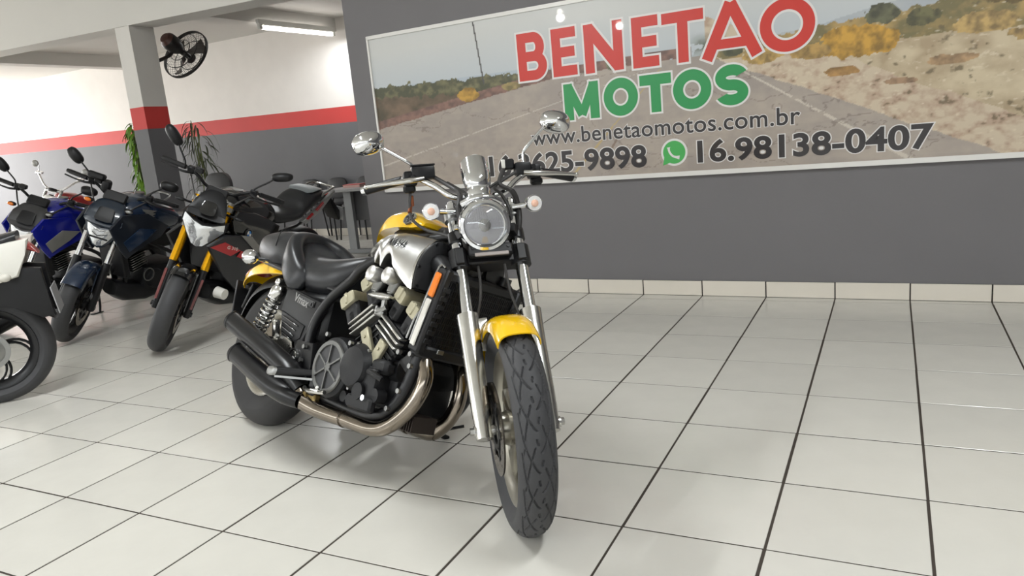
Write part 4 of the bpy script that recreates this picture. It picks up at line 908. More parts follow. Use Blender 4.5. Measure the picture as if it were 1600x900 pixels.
part('gear_lever', MB().tube([(.64, .20, .255), (.72, .225, .250), (.80, .235, .262), (.81, .255, .264)], .008, 8, 4), ALUD, VM)
b = MB(); b.box((.66, -.18, .215), (.06, .03, .05), bev=.006); b.cyl((.63, -.19, .225), (.63, -.205, .225), .014); part('master_cylinder_rear', b, mat('brass_fitting', (150, 130, 84), .4, .7), VM)
# rear wheel, swing arm, shocks
wr = part('rear_wheel', rim_mesh((0, 0, .3255), .195, .05, 5, hub=.075, sw=.07, thick=.04), mat('rear_cast_silver', (190, 186, 176), .26, .9), VM)
part('tyre', tyre_mesh((0, 0, .3255), .3255, .076, .2, 96), RUBBERD, wr, label='wide rear tyre')
part('brake_disc', disc_mesh((0, 0, .3255), -.085, .085, .14), STEEL, wr)
for s in (-1, 1):
    part('swing_arm', MB().tube([(.45, s * .125, .352), (.20, s * .115, .335), (0.0, s * .118, .3255), (-.03, s * .118, .325)], [.028, .027, .028, .026], 14, 4), BLACKM, VM)
    p0, p1 = V((.075, s * .165, .395)), V((.198, s * .165, .635)); d = (p1 - p0).normalized()
    b = MB(); b.lathe([(.012, -.02), (.022, 0), (.030, .012), (.030, .03), (.018, .034), (.018, .185), (.028, .19), (.034, .20), (.034, .235), (.026, .25), (.012, .262)], p0, d, 24); b.cyl(p1 + V((0, -.025, 0)), p1 + V((0, .025, 0)), .018); b.ell(p1 + V((0, s * .024, 0)), (.018, .01, .018), 14, 8); b.cyl(p0 + V((0, -.02, 0)), p0 + V((0, .02, 0)), .016)
    sh = part('shock_absorber', b, ALU, VM); part('coil_spring', spring_mesh(p0 + d * .012, p0 + d * .205, .030, .0052, 8), CHROME, sh)
part('drive_shaft_housing', MB().tube([(.5, .1, .345), (.2, .11, .33), (.02, .10, .325)], [.035, .035, .06], 16, 4), BLACKM, VM)
# rear fender, plate, lamp, signals, stand
b = MB(); rows = []
for a in np.linspace(40, 168, 24):
    ar = math.radians(a); hw = np.interp(a, [40, 90, 130, 168], [.07, .088, .092, .07]); R0 = np.interp(a, [40, 100, 168], [.375, .372, .385]); row = []
    for k in range(15):
        q = -1 + 2 * k / 14; row.append((R0 * math.cos(ar) * (1 - .18 * abs(q) ** 3), hw * q, .3255 + R0 * math.sin(ar) * (1 - .20 * abs(q) ** 3)))
    rows.append([V(p) for p in row] + [V(p) * 1 - V((.004 * math.cos(ar), 0, .004 * math.sin(ar) + .001)) for p in row[::-1]])
b.loft(rows); part('rear_inner_fender', b, BLACK, VM)
b = MB(); rows = []
for x, hw, zt, zb in smooth_secs([(.10, .10, .745, .685), (.0, .115, .752, .680), (-.10, .118, .752, .672), (-.20, .112, .742, .660), (-.28, .10, .715, .640), (-.33, .085, .675, .615), (-.36, .06, .64, .595)], 3):
    o_ = []; i_ = []
    for k in range(19): a = PI * k / 18; o_.append(V((x, hw * math.cos(a), zb + (zt - zb) * math.sin(a) ** .7))); i_.append(V((x, (hw - .004) * math.cos(a), zb - .003 + (zt - zb - .002) * math.sin(a) ** .7)))
    rows.append(o_ + i_[::-1])
b.loft(rows); part('rear_fender', b, YELLOW, VM, label='yellow rear fender')
b = MB(); b.loft([sring((x, 0, z), (0, 1, 0), (.5, 0, .86), hw, h_, 20, 3) for x, z, hw, h_ in ((-.30, .70, .05, .03), (-.36, .675, .058, .036), (-.395, .665, .05, .03))]); part('tail_lamp', b, mat('tail_red', (170, 60, 56), .2, coat=.6), VM)
b = MB(); b.box((-.405, 0, .53), (.012, .15, .20), Matrix.Rotation(-.2, 3, 'Y'), .004); b.box((-.36, 0, .60), (.10, .10, .02), bev=.005); b.box((-.30, 0, .56), (.015, .13, .14), Matrix.Rotation(.4, 3, 'Y'), .004); part('plate_holder', b, BLACK, VM)
for s in (-1, 1): signal(VM, (-.085, s * .205, .728), (-1, s * .08, -.02), .034, (-.06, s * .09, .728), None)
b = MB(); b.tube([(.80, .13, .21), (.845, .22, .19), (.872, .345, .158)], .011, 10, 4); b.box((.87, .352, .156), (.06, .035, .008), Matrix.Rotation(.42, 3, 'X'), .003); b.tube([(.845, .22, .19), (.90, .27, .185), (.925, .30, .205), (.955, .34, .225)], .006, 8, 4); part('side_stand', b, BLACKM, VM)
# ------------------------------------------------------------------ small naked motorcycles in the row behind
def mirror_black(root, s, base, head, xf, size=(.062, .036), stem=.006, tilt=0.0):
    b = MB(); base, head = V(base), V(head)
    b.tube([base, base + V((0, s * .01, .04)), base + (head - base) * .6 + V((0, 0, .02)), head + V((0, -s * .045, -.012))], stem, 8, 5)
    ms = part('mirror_stem', b, BLACK, root, xf)
    ux = V((0, math.cos(tilt), -math.sin(tilt))); uz = V((0, math.sin(tilt), math.cos(tilt)))
    b = MB(); b.loft([sring(head + V((dx, 0, 0)), ux, uz, size[0] * k, size[1] * k, 26, 2.5) for dx, k in ((-.016, .95), (-.014, 1), (0, .98), (.014, .8), (.024, .45), (.028, .1))]); part('mirror_shell', b, BLACK, ms, xf, angle=60)
    b = MB(); b.loft([sring(head + V((dx, 0, 0)), ux, uz, size[0] * .92, size[1] * .9, 26, 2.5) for dx in (-.0172, -.0162)]); part('mirror_glass', b, MIRROR, ms, xf)
def arm_swing(root, rr, y=.10):
    for s in (-1, 1): part('swing_arm', MB().tube([(.50, s * y, .40), (.2, s * (y + .005), .33), (-.02, s * (y + .01), rr)], [.024, .022, .02], 10, 3), BLACKM, root)
def finned_engine(root, m, cyl=(.80, .47), lean=.35, low=True):
    b = MB(); b.box((.68, 0, .37), (.36, .24, .22), bev=.04, seg=2); b.lathe([(.085, -.145), (.09, -.13), (.095, -.09), (.095, .09), (.09, .13), (.085, .145)], (.60, 0, .36), (0, 1, 0), 30); b.lathe([(.07, -.15), (.08, -.12), (.08, .12), (.07, .15)], (.76, 0, .37), (0, 1, 0), 28)
    e = part('engine_case', b, m, root)
    up = V((math.sin(lean), 0, math.cos(lean))); pr = V((up.z, 0, -up.x)); R3 = Matrix((pr, (0, 1, 0), up)).transposed(); o = V((cyl[0], 0, cyl[1]))
    b = MB(); b.box(o + up * .06, (.11, .12, .16), R3, .01); b.box(o + up * .175, (.13, .15, .08), R3, .02, 2); part('cylinder', b, m, e)
    b = MB()
    for k in range(7): b.box(o + up * (.0 + .02 * k), (.15, .165, .006), R3, .002)
    part('cooling_fin', b, ALUD, e)
    b = MB(); b.tube([o + up * .12 + pr * .06, o + up * .08 + pr * .17, V((.97, -.06, .36)), V((.90, -.10, .235)), V((.60, -.13, .21)), V((.35, -.14, .24))], .021, 12, 5); part('exhaust_header', b, BLACKM, root)
    b = MB(); b.tube([(.36, -.15, .25), (.15, -.17, .32), (-.10, -.18, .42)], [.045, .052, .05], 16, 4); part('muffler', b, BLACKM, root)
    return e
def tank_mesh(secs, n=30):
    b = MB(); xloft(b, smooth_secs(secs, 4), n); return b
def handle(root, xf, x, z, w, m=BLACKM, rise=.06, pull=-.07, lever=True, stem_x=None):
    cx = stem_x if stem_x else x - .02
    b = MB(); b.tube([(x + pull, -w, z), (x + pull * .3, -w * .62, z + .012), (x, -w * .4, z - .01), (cx, -.09, z - rise), (cx, 0, z - rise), (cx, .09, z - rise), (x, w * .4, z - .01), (x + pull * .3, w * .62, z + .012), (x + pull, w, z)], .011, 10, 4)
    part('handlebar', b, m, root, xf)
    for s in (-1, 1):
        part('grip', MB().tube([(x + pull, s * w, z), (x + pull * .3, s * w * .64, z + .010)], .017, 12, 2), BLACK, root, xf)
        part('bar_end', MB().cyl((x + pull, s * w, z), (x + pull - .01, s * (w + .022), z - .002), .016, .014), BLACKM, root, xf)
        b = MB(); b.box((x + pull * .2, s * w * .54, z + .008), (.045, .05, .05), bev=.008); part('switch_housing', b, BLACK, root, xf)
        b = MB(); b.tube([(x + .03, s * w * .50, z + .005), (x + .05, s * w * .62, z), (x + .035, s * w * .80, z - .004), (x + .0, s * w * 1.02, z - .008)], [.009, .009, .006, .006], 8, 4); part('control_lever', b, BLACKM, root, xf)
    b = MB(); b.box((x + .02, -w * .40, z + .035), (.04, .055, .035), bev=.006); part('brake_reservoir', b, BLACK, root, xf)
def plate_tail(root, x, z):
    b = MB(); b.prism([(x, z), (x - .18, z - .14), (x - .21, z - .22), (x - .19, z - .23), (x - .02, z - .06)], -.06, .06, lambda u, v, d: (u, d, v), .004); t = part('plate_holder', b, BLACK, root)
    b = MB(); b.box((x - .205, 0, z - .17), (.004, .17, .13), Matrix.Rotation(.35, 3, 'Y'), .001); part('number_plate_back', b, mat('plate_metal', (190, 190, 192), .35, .5) if 'plate_metal' not in bpy.data.materials else bpy.data.materials['plate_metal'], t)
    b = MB(); b.box((x - .06, 0, z + .0), (.06, .05, .03), bev=.008); part('tail_lamp', b, REDP, t)
def wheels(root, SM, wb, fr=.292, rr=.306, rw=.075, rim=None, disc_side=1, spokes=5, twin=True, tyre=RUBBER):
    rm = rim or BLACKM; fc = (wb, 0, fr)
    w = part('front_wheel', rim_mesh(fc, .217, .036, spokes, .045, .034, twin), rm, root, SM); part('tyre', tyre_mesh(fc, fr, .056, .218, 90), tyre, w, SM)
    part('brake_disc', disc_mesh(fc, disc_side * .062, .10, .15), STEEL, w, SM); part('disc_carrier', carrier_mesh(fc, disc_side * .062, .10, .04), GOLD if rm is GOLD else BLACKM, w, SM)
    w2 = part('rear_wheel', rim_mesh((0, 0, rr), .217, .05, spokes, .05, .034, twin), rm, root); part('tyre', tyre_mesh((0, 0, rr), rr, rw, .218, 72), tyre, w2)
    return w
def fork(root, SM, fa, ax, d0, d1, r0, r1, lowm, upm, sp=.1, dm=.30):
    for s in (-1, 1):
        y = V((0, s * sp, 0)); b = MB(); b.lathe([(r0 * .7, -.03), (r0, -.02), (r0, dm), (r0 * .8, dm + .004)], fa + y, ax, 20); b.cyl(fa + V((0, s * sp * .75, 0)), fa + V((0, s * (sp + .03), 0)), .016)
        l = part('fork_slider', b, lowm, root, SM); part('fork_tube', MB().cyl(fa + y + ax * dm, fa + y + ax * d1, r1, n=20), upm, l, SM)
        part('fork_cap', MB().cyl(fa + y + ax * d1, fa + y + ax * (d1 + .02), r1 * .9), ALUD, l, SM)

# black naked motorcycle with gold fork ----------------------------------------------------------
B1 = thing('naked_motorcycle', 'black naked motorcycle with gold fork tubes and red side stripes', 'motorcycle', (-3.7409, 2.6215, 0), (-0.31155, 0, -1.43539), 'motorcycles parked in a row')
S1, A1 = steer_matrix(1.374, .103, 25.1, .53313); F1 = V((1.374, 0, .292))
def f1(d, y=0, f=0): return F1 + A1 * d + V((math.cos(.438), 0, math.sin(.438))) * f + V((0, y, 0))
wheels(B1, S1, 1.374)
fork(B1, S1, F1, A1, 0, .76, .023, .0265, BLACKM, GOLD, .1, .30)
b = MB()
for s in (-1, 1): b.cyl(f1(.535, s * .1), f1(.575, s * .1), .034, n=18); b.cyl(f1(.715, s * .1), f1(.745, s * .1), .034, n=18)
b.box(f1(.555, 0, -.01), (.05, .2, .035), Matrix.Rotation(-.438, 3, 'Y'), .006); b.box(f1(.73, 0, -.02), (.07, .2, .025), Matrix.Rotation(-.438, 3, 'Y'), .006); part('fork_yoke', b, ALUD, B1, S1)
part('front_fender', fender_mesh(tuple(F1), .312, .066, 70, 165, 20, .6), GLOSSB, B1, S1)
for s in (-1, 1):
    b = MB(); b.prism([(1.38, .27), (1.40, .31), (1.335, .53), (1.26, .56), (1.25, .51), (1.35, .27)], s * .070, s * .085, lambda u, v, d: (u, d, v), .004); fg = part('fork_guard', b, GLOSSB, B1, S1)
    part('fork_guard_stripe', MB().bar((1.382, s * .112, .33), (1.30, s * .116, .52), .004, .016, (0, 1, 0), .001), mat('guard_red', (112, 40, 34), .35, coat=.3) if 'guard_red' not in bpy.data.materials else bpy.data.materials['guard_red'], fg, S1, label='red fork guard stripe')
b = MB(); b.box((1.27, .085, .34), (.05, .05, .10), Matrix.Rotation(.6, 3, 'Y'), .008); part('brake_caliper', b, BLACKM, B1, S1)
# headlight: wide faceted lens under a small black visor
def quad_lens(root, front, back, name, m, xf, depth=.03):
    b = MB(); b.loft([[V(p) for p in back], [V(p) for p in front], [sum((V(p) for p in front), V((0, 0, 0))) / len(front) + (V(p) - sum((V(q) for q in front), V((0, 0, 0))) / len(front)) * .6 + V((.014, 0, 0)) for p in front]]); return part(name, b, m, root, xf, angle=30)
hp = [(1.205, -.128, .895), (1.235, -.06, .868), (1.245, 0, .855), (1.235, .06, .868), (1.205, .128, .895), (1.185, .132, .835), (1.205, .085, .770), (1.225, .035, .712), (1.23, 0, .700), (1.225, -.035, .712), (1.205, -.085, .770), (1.185, -.132, .835)]
HLM = mat('faceted_headlamp', (228, 230, 232), .12, .75, bump=.9, bscale=26, coat=1)
hd = quad_lens(B1, hp, [(x - .05, y * .98, z) for x, y, z in hp], 'headlight', HLM, S1)
b = MB(); b.loft([[V((x - .045, y * 1.12, z + (z - .80) * .13)) for x, y, z in hp], [V((x - .008, y * 1.08, z + (z - .80) * .09)) for x, y, z in hp], [V((x - .008, y * 1.0, z)) for x, y, z in hp]]); part('headlight_rim', b, BLACK, hd, S1)
b = MB(); rows = []
for x, hw, zc, h_ in ((1.20, .125, .905, .018), (1.205, .120, .925, .030), (1.165, .105, .975, .040), (1.11, .075, 1.02, .035), (1.09, .05, 1.04, .02)): rows.append(sring((x, 0, zc), (0, 1, 0), V((-.5, 0, .86)), hw, h_, 24, 2.8))
b.loft(rows); vz = part('nose_cowl', b, BLACK, B1, S1)
b = MB(); b.loft([sring((x, 0, zc), (0, 1, 0), V((-.5, 0, .86)), hw, h_, 20, 3) for x, hw, zc, h_ in ((1.215, .05, .955, .030), (1.19, .045, .985, .026))]); part('visor_panel', b, GLOSSB, vz, S1)
b = MB(); b.box((1.06, 0, 1.03), (.03, .14, .09), Matrix.Rotation(-.8, 3, 'Y'), .01); part('instrument_panel', b, BLACK, B1, S1)
b = MB(); b.box((1.10, .02, 1.01), (.012, .13, .02), Matrix.Rotation(.2, 3, 'X'), .004); b.box((1.10, .085, .995), (.02, .02, .05), bev=.004); part('instrument_bracket', b, ALU, B1, S1)
for s in (-1, 1):
    b = MB(); b.ell((1.13, s * .19, .94), (.02, .035, .014), 12, 8); b.tube([(1.10, s * .09, .93), (1.13, s * .17, .94)], .008, 8, 1); part('turn_signal', b, BLACK, B1, S1)
handle(B1, S1, .97, 1.085, .385)
mirror_black(B1, -1, (.965, -.25, 1.10), (.95, -.372, 1.268), S1, (.075, .036), tilt=.72); mirror_black(B1, 1, (.965, .20, 1.09), (.95, .345, 1.265), S1, (.072, .032), tilt=-.42)
tank = part('fuel_tank', tank_mesh([(.42, 0, .06, .78, .82, 2.3), (.50, 0, .12, .74, .90, 2.4), (.62, 0, .150, .72, .975, 2.5), (.76, 0, .165, .72, 1.015, 2.5), (.88, 0, .160, .74, 1.02, 2.5), (.98, 0, .12, .78, .99, 2.4), (1.04, 0, .07, .84, .95, 2.3)]), GLOSSB, B1)
for s in (-1, 1): part('tank_side', MB().prism([(1.04, .87), (.98, .93), (.80, .90), (.62, .82), (.50, .76), (.52, .68), (.66, .62), (.86, .68), (1.0, .74)], s * .135, s * .168, lambda u, v, d: (u, d, v), .012), GLOSSB, tank)
part('filler_cap', MB().cyl((.80, 0, 1.012), (.80, 0, 1.024), .036, n=24), ALUD, tank)
for s in (-1, 1):
    pts = [(1.26, .735), (1.10, .790), (.86, .745), (.66, .560), (.68, .490), (.80, .300), (.92, .330), (1.10, .50)]
    b = MB(); b.prism(pts, s * .165, s * .195, lambda u, v, d: (u, d * (1 - max(0, u - .95) * .35), v), .008); sh = part('side_shroud', b, mat('shroud_grey', (40, 41, 44), .35, .1, coat=.2) if 'shroud_grey' not in bpy.data.materials else bpy.data.materials['shroud_grey'], B1)
    ff = lambda u, v, d: (u, d * (1 - max(0, u - .95) * .35), v)
    b = MB(); b.prism([(1.25, .730), (1.12, .745), (.97, .665), (1.06, .64)], s * .195, s * .1985, ff); b.prism([(.96, .66), (1.0, .625), (.84, .555), (.76, .555)], s * .195, s * .1985, ff); b.prism([(.76, .58), (.73, .53), (.70, .515), (.69, .53)], s * .195, s * .1985, ff); part('shroud_stripe', b, mat('stripe_red', (186, 32, 38), .3, coat=.4) if 'stripe_red' not in bpy.data.materials else bpy.data.materials['stripe_red'], sh, smooth=False, label='red shroud stripes')
    b = MB(); b.prism([(.98, .775), (.86, .745), (.70, .60), (.80, .62)], s * .195, s * .201, ff, .002); part('shroud_panel', b, GREYP, sh)
    if s > 0:
        b = MB(); put_text(b, 'G 310', lambda u, v: (1.10 - .10 * u, .2000 * (1 - max(0, 1.10 - .10 * u - .95) * .35), .698 - .030 * u + .022 * v), .01, shear=.2); part('shroud_lettering', b, WHITEP, sh, smooth=False)
    ec = V((.872, s * .176, .760)); en = V((0, s * 1.0, .12)).normalized()
    b = MB(); b.lathe([(.036, -.012), (.036, .003), (.001, .0032)], ec, en, 30); em = part('tank_roundel', b, BLACK, tank, label='round badge of blue and white quarters')
    b = MB(); b.ring([(.034, .003), (.036, .003), (.036, .005), (.034, .005)], ec, en, 30); part('roundel_rim', b, ALU, tank)
    for q in range(4):
        u_ = V((1, 0, 0)); v_ = en.cross(u_); b = MB(); vv = [ec + en * .005] + [ec + en * .005 + (u_ * math.cos(a) + v_ * math.sin(a)) * .023 for a in np.linspace(q * PI / 2, (q + 1) * PI / 2, 7)]
        b.raw(vv, [list(range(8))]); part('roundel_quarter', b, WHITEP if q % 2 else mat('badge_blue', (60, 130, 200), .3) if 'badge_blue' not in bpy.data.materials or q % 2 else bpy.data.materials['badge_blue'], tank, smooth=False)
b = MB(); xloft(b, smooth_secs([(.50, 0, .07, .80, .84, 2.4), (.44, 0, .115, .74, .835, 2.5), (.30, 0, .14, .735, .825, 2.6), (.20, 0, .145, .74, .84, 2.6), (.14, 0, .14, .745, .905, 2.5), (.06, 0, .135, .78, .945, 2.5), (-.06, 0, .120, .82, .955, 2.5), (-.16, 0, .095, .86, .945, 2.4), (-.22, 0, .05, .89, .925, 2.3)], 4), 30); part('seat', b, LEATHER, B1, angle=60)
part('seat_highlight_pad', MB().loft([sring((x, 0, z), (0, 1, 0), V((.1, 0, 1)), w, h_, 24, 2.5) for x, z, w, h_ in ((.06, .942, .09, .004), (.02, .951, .11, .010), (-.08, .955, .10, .010), (-.17, .943, .07, .006))]), mat('grey_vinyl', (118, 124, 126), .4, var=.08), B1, label='grey pillion pad')  # separate grey pad on top of the black seat
for s in (-1, 1):
    b = MB(); b.prism([(.16, .73), (-.05, .80), (-.26, .905), (-.32, .93), (-.33, .905), (-.12, .775), (.08, .70)], s * .095, s * .125, lambda u, v, d: (u, d * (1 - max(0, -u) * .7), v), .006); tp = part('tail_panel', b, mat('tail_grey', (168, 168, 168), .35, .3) if 'tail_grey' not in bpy.data.materials else bpy.data.materials['tail_grey'], B1)
    b = MB(); b.prism([(-.02, .80), (-.14, .855), (-.16, .835), (-.06, .785)], s * .120, s * .1235, lambda u, v, d: (u, d * (1 - max(0, -u) * .7), v)); b.prism([(.10, .745), (.02, .785), (-.0, .77), (.07, .735)], s * .120, s * .1285, lambda u, v, d: (u, d, v)); part('tail_stripe', b, bpy.data.materials['stripe_red'], tp, smooth=False, label='red tail stripe')
    part('grab_rail', MB().tube([(-.10, s * .10, .90), (-.24, s * .105, .945), (-.32, s * .08, .95), (-.34, 0, .945)], .010, 8, 4), ALU, B1)
plate_tail(B1, -.33, .86)
finned_engine(B1, ENG, (.84, .48), .1); arm_swing(B1, .306)
b = MB(); b.box((1.06, 0, .62), (.05, .26, .26), Matrix.Rotation(.2, 3, 'Y'), .01); part('radiator', b, BLACKM, B1)
b = MB(); xloft(b, [(1.10, 0, .09, .30, .42), (1.0, 0, .13, .235, .40), (.80, 0, .14, .20, .34), (.62, 0, .12, .215, .30)], 20, 3); part('belly_pan', b, BLACK, B1)
b = MB(); b.cyl((1.115, .150, .385), (1.115, .215, .385), .040, .036, n=24); part('frame_slider', b, WHITEP, B1, label='white round crash slider')
b = MB(); b.box((.85, .13, .47), (.10, .05, .09), bev=.012); b.box((.76, .15, .42), (.05, .04, .08), bev=.01); b.cyl((.93, .10, .55), (.93, .17, .55), .03); part('engine_cover', b, ALUD, B1)
for s in (-1, 1):
    part('frame_tube', MB().tube([(1.06, s * .05, .90), (.90, s * .13, .72), (.62, s * .14, .56), (.50, s * .13, .42), (.48, s * .12, .33)], .017, 10, 4), BLACKM, B1)
    part('foot_peg', MB().cyl((.52, s * .13, .30), (.52, s * .24, .30), .013), ALUD, B1); part('seat_rail', MB().tube([(.60, s * .12, .70), (.2, s * .11, .70), (-.2, s * .08, .83)], .011, 8, 3), BLACKM, B1)
p0, p1 = V((.22, .02, .40)), V((.42, .02, .72)); part('coil_spring', spring_mesh(p0, p1, .034, .007, 6, 14), WHITEP, B1, label='white shock spring'); part('shock_absorber', MB().cyl(p0, p1, .018), ALUD, B1)
part('rear_hugger', fender_mesh((0, 0, .306), .332, .085, 50, 135, 14, .5), BLACK, B1)
b = MB(); b.tube([(.60, .12, .26), (.66, .22, .13), (.70, .28, .092)], .011, 8, 3); b.box((.70, .285, .091), (.06, .04, .008), Matrix.Rotation(.3, 3, 'X')); part('side_stand', b, BLACKM, B1)
for pts in ([(.98, -.2, 1.07), (1.06, -.14, 1.0), (1.12, -.07, .90), (1.12, -.05, .75)], [(.98, .2, 1.07), (1.05, .12, .99), (1.08, .07, .88)], [(1.13, .11, .56), (1.20, .10, .45), (1.27, .085, .40)]): part('cable', MB().tube(pts, .006, 7, 5), CS, B1, S1)

# dark blue naked motorcycle ---------------------------------------------------------------------
def street_bike(name, label, loc, rot, steer, body, body2, fend, forkm, wheel_m, wing, dash_extra, nose_col, group='motorcycles parked in a row'):
    r = thing(name, label, 'motorcycle', loc, rot, group)
    S, A = steer_matrix(1.386, .10, 25.4, steer); F = V((1.386, 0, .292))
    f = lambda d, y=0, g=0: F + A * d + V((math.cos(.443), 0, math.sin(.443))) * g + V((0, y, 0))
    wheels(r, S, 1.386, rr=.30, rw=.07, rim=wheel_m)
    fork(r, S, F, A, 0, .74, .029, .020, BLACKM if forkm is not CHROME else BLACKM, CHROME, .1, .33)
    b = MB()
    for s in (-1, 1): b.cyl(f(.52, s * .1), f(.56, s * .1), .030, n=18); b.cyl(f(.69, s * .1), f(.72, s * .1), .030, n=18)
    b.box(f(.54, 0, -.01), (.05, .2, .035), Matrix.Rotation(-.443, 3, 'Y'), .006); b.box(f(.705, 0, -.02), (.06, .2, .025), Matrix.Rotation(-.443, 3, 'Y'), .006); part('fork_yoke', b, BLACKM, r, S)
    part('front_fender', fender_mesh(tuple(F), .318, .072, 48, 160, 22, .75), fend, r, S)
    b = MB()
    for s in (-1, 1): b.prism([(1.36, .40), (1.32, .55), (1.24, .56), (1.27, .40)], s * .068, s * .078, lambda u, v, d: (u, d, v), .003)
    part('fender_stay', b, fend, r, S)
    b = MB(); b.box((1.28, .085, .34), (.05, .05, .10), Matrix.Rotation(.6, 3, 'Y'), .008); part('brake_caliper', b, BLACKM, r, S)
    hp = [(1.215, -.098, .865), (1.235, -.05, .842), (1.24, 0, .832), (1.235, .05, .842), (1.215, .092, .862), (1.20, .088, .80), (1.21, .060, .745), (1.22, .03, .705), (1.225, 0, .695), (1.22, -.03, .705), (1.21, -.060, .745), (1.20, -.092, .80)]
    hd = quad_lens(r, hp, [(x - .05, y, z) for x, y, z in hp], 'headlight', HLM, S)
    b = MB(); b.box((1.253, 0, .772), (.012, .135, .012), bev=.003); part('headlight_divider', b, BLACK, hd, S)
    b = MB(); b.loft([[V((x - .05, y * 1.3, z + (z - .79) * .28)) for x, y, z in hp], [V((x - .012, y * 1.2, z + (z - .79) * .18)) for x, y, z in hp], [V((x - .006, y * 1.0, z)) for x, y, z in hp]]); part('headlight_rim', b, nose_col, hd, S)
    b = MB(); b.loft([sring((x, 0, z), (0, 1, 0), V((-.45, 0, .9)), w, h_, 24, 2.7) for x, z, w, h_ in ((1.215, .868, .115, .02), (1.215, .895, .13, .035), (1.17, .945, .125, .04), (1.10, .985, .10, .03), (1.07, 1.0, .08, .015))]); nc = part('nose_cowl', b, nose_col, r, S)
    b = MB(); b.loft([sring((x, 0, z), (0, 1, 0), V((-.45, 0, .9)), w, h_, 20, 3) for x, z, w, h_ in ((1.225, .915, .06, .022), (1.18, .965, .055, .02))]); part('nose_panel', b, BLACK, nc, S)
    b = MB(); b.box((1.05, 0, 1.035), (.03, .16, .085), Matrix.Rotation(-.75, 3, 'Y'), .012); part('instrument_panel', b, BLACK, r, S)
    handle(r, S, .97, 1.06, .375)
    mirror_black(r, -1, (.965, -.22, 1.08), (.95, -.352, 1.205), S, (.066, .040), tilt=.65); mirror_black(r, 1, (.965, .20, 1.08), (.95, .31, 1.205), S, (.066, .038), tilt=-.05)
    for s in (-1, 1):
        b = MB(); b.ell((1.16, s * .135, 1.0), (.022, .032, .016), 12, 8); t_ = part('turn_signal', b, BLACK, r, S); b = MB(); b.ell((1.172, s * .14, 1.0), (.014, .026, .014), 12, 8); part('signal_lens', b, ORANGE if s < 0 else ALUD, t_, S)
    tk = part('fuel_tank', tank_mesh([(.44, 0, .07, .76, .82, 2.3), (.54, 0, .13, .73, .90, 2.5), (.68, 0, .16, .72, .98, 2.6), (.82, 0, .17, .73, 1.03, 2.6), (.94, 0, .15, .77, 1.02, 2.5), (1.02, 0, .10, .83, .98, 2.3), (1.05, 0, .06, .86, .94, 2.3)]), body, r)
    part('filler_cap', MB().cyl((.80, 0, 1.022), (.80, 0, 1.036), .036, n=24), ALUD, tk)
    for s in (-1, 1):
        ff = lambda u, v, d: (u, d * (1 - max(0, u - .95) * .5), v)
        b = MB(); b.prism([(1.22, .84), (1.12, .93), (.90, .92), (.70, .80), (.78, .72), (.98, .67), (1.08, .60), (1.14, .68)], s * .165, s * .195, ff, .010); sh = part('side_shroud', b, body2, r)
        b = MB(); b.prism([(1.12, .73), (.98, .82), (.82, .79), (.92, .73), (1.07, .65)], s * .192, s * .203, ff, .004); part('shroud_panel', b, GREYP if body is BLUE else body, sh)
        if wing:
            b = MB()
            for k in range(3): b.prism([(.93 - .02 * k, .955 - .018 * k), (.80 + .01 * k, .925 - .02 * k), (.84, .915 - .02 * k), (.92 - .02 * k, .935 - .018 * k)], s * .160, s * .172, lambda u, v, d: (u, d, v))
            part('tank_wing_badge', b, GREYP, tk, smooth=False)
    b = MB(); xloft(b, smooth_secs([(.52, 0, .07, .80, .85, 2.4), (.44, 0, .12, .73, .83, 2.5), (.28, 0, .14, .72, .81, 2.6), (.14, 0, .14, .74, .86, 2.5), (.0, 0, .125, .78, .90, 2.5), (-.16, 0, .10, .82, .91, 2.4), (-.24, 0, .05, .86, .90, 2.3)], 4), 28); part('seat', b, LEATHER, r, angle=60)
    for s in (-1, 1):
        b = MB(); b.prism([(.38, .70), (.05, .76), (-.28, .88), (-.30, .85), (0, .70), (.3, .62)], s * .10, s * .13, lambda u, v, d: (u, d * (1 - max(0, -u) * .8), v), .008); part('tail_panel', b, body, r)
        part('frame_tube', MB().tube([(1.06, s * .05, .88), (.88, s * .13, .70), (.60, s * .14, .55), (.50, s * .13, .42), (.48, s * .12, .32)], .016, 10, 4), BLACKM, r); part('down_tube', MB().tube([(1.08, s * .03, .82), (1.02, s * .05, .55), (.98, s * .06, .36)], .016, 10, 3), BLACKM, r)
        part('foot_peg', MB().cyl((.52, s * .13, .30), (.52, s * .24, .30), .013), ALUD, r)
    part('grab_rail', MB().tube([(-.02, -.12, .86), (-.25, -.10, .94), (-.30, 0, .95), (-.25, .10, .94), (-.02, .12, .86)], .010, 8, 4), ALUD, r)
    plate_tail(r, -.28, .84); finned_engine(r, ENG, (.86, .46), .25); arm_swing(r, .30)
    b = MB(); xloft(b, [(1.08, 0, .07, .28, .40), (1.0, 0, .11, .22, .38), (.82, 0, .12, .19, .33), (.66, 0, .10, .21, .29)], 20, 3); part('belly_pan', b, BLACK, r)
    b = MB(); b.ring([(.045, 0), (.052, 0), (.052, .01), (.045, .01)], (.86, .155, .43), (0, 1, 0), 26); part('engine_ring', b, ALUD, r)
    b = MB(); b.tube([(.60, .12, .26), (.66, .22, .14), (.72, .29, .080)], .011, 8, 3); b.box((.75, .29, .080), (.10, .04, .008), Matrix.Rotation(.25, 3, 'X')); part('side_stand', b, BLACKM, r)
    for pts in ([(.98, -.2, 1.05), (1.06, -.14, .98), (1.12, -.07, .88), (1.12, -.05, .72)], [(.98, .2, 1.05), (1.05, .12, .97), (1.08, .07, .86)]): part('cable', MB().tube(pts, .006, 7, 5), CS, r, S)
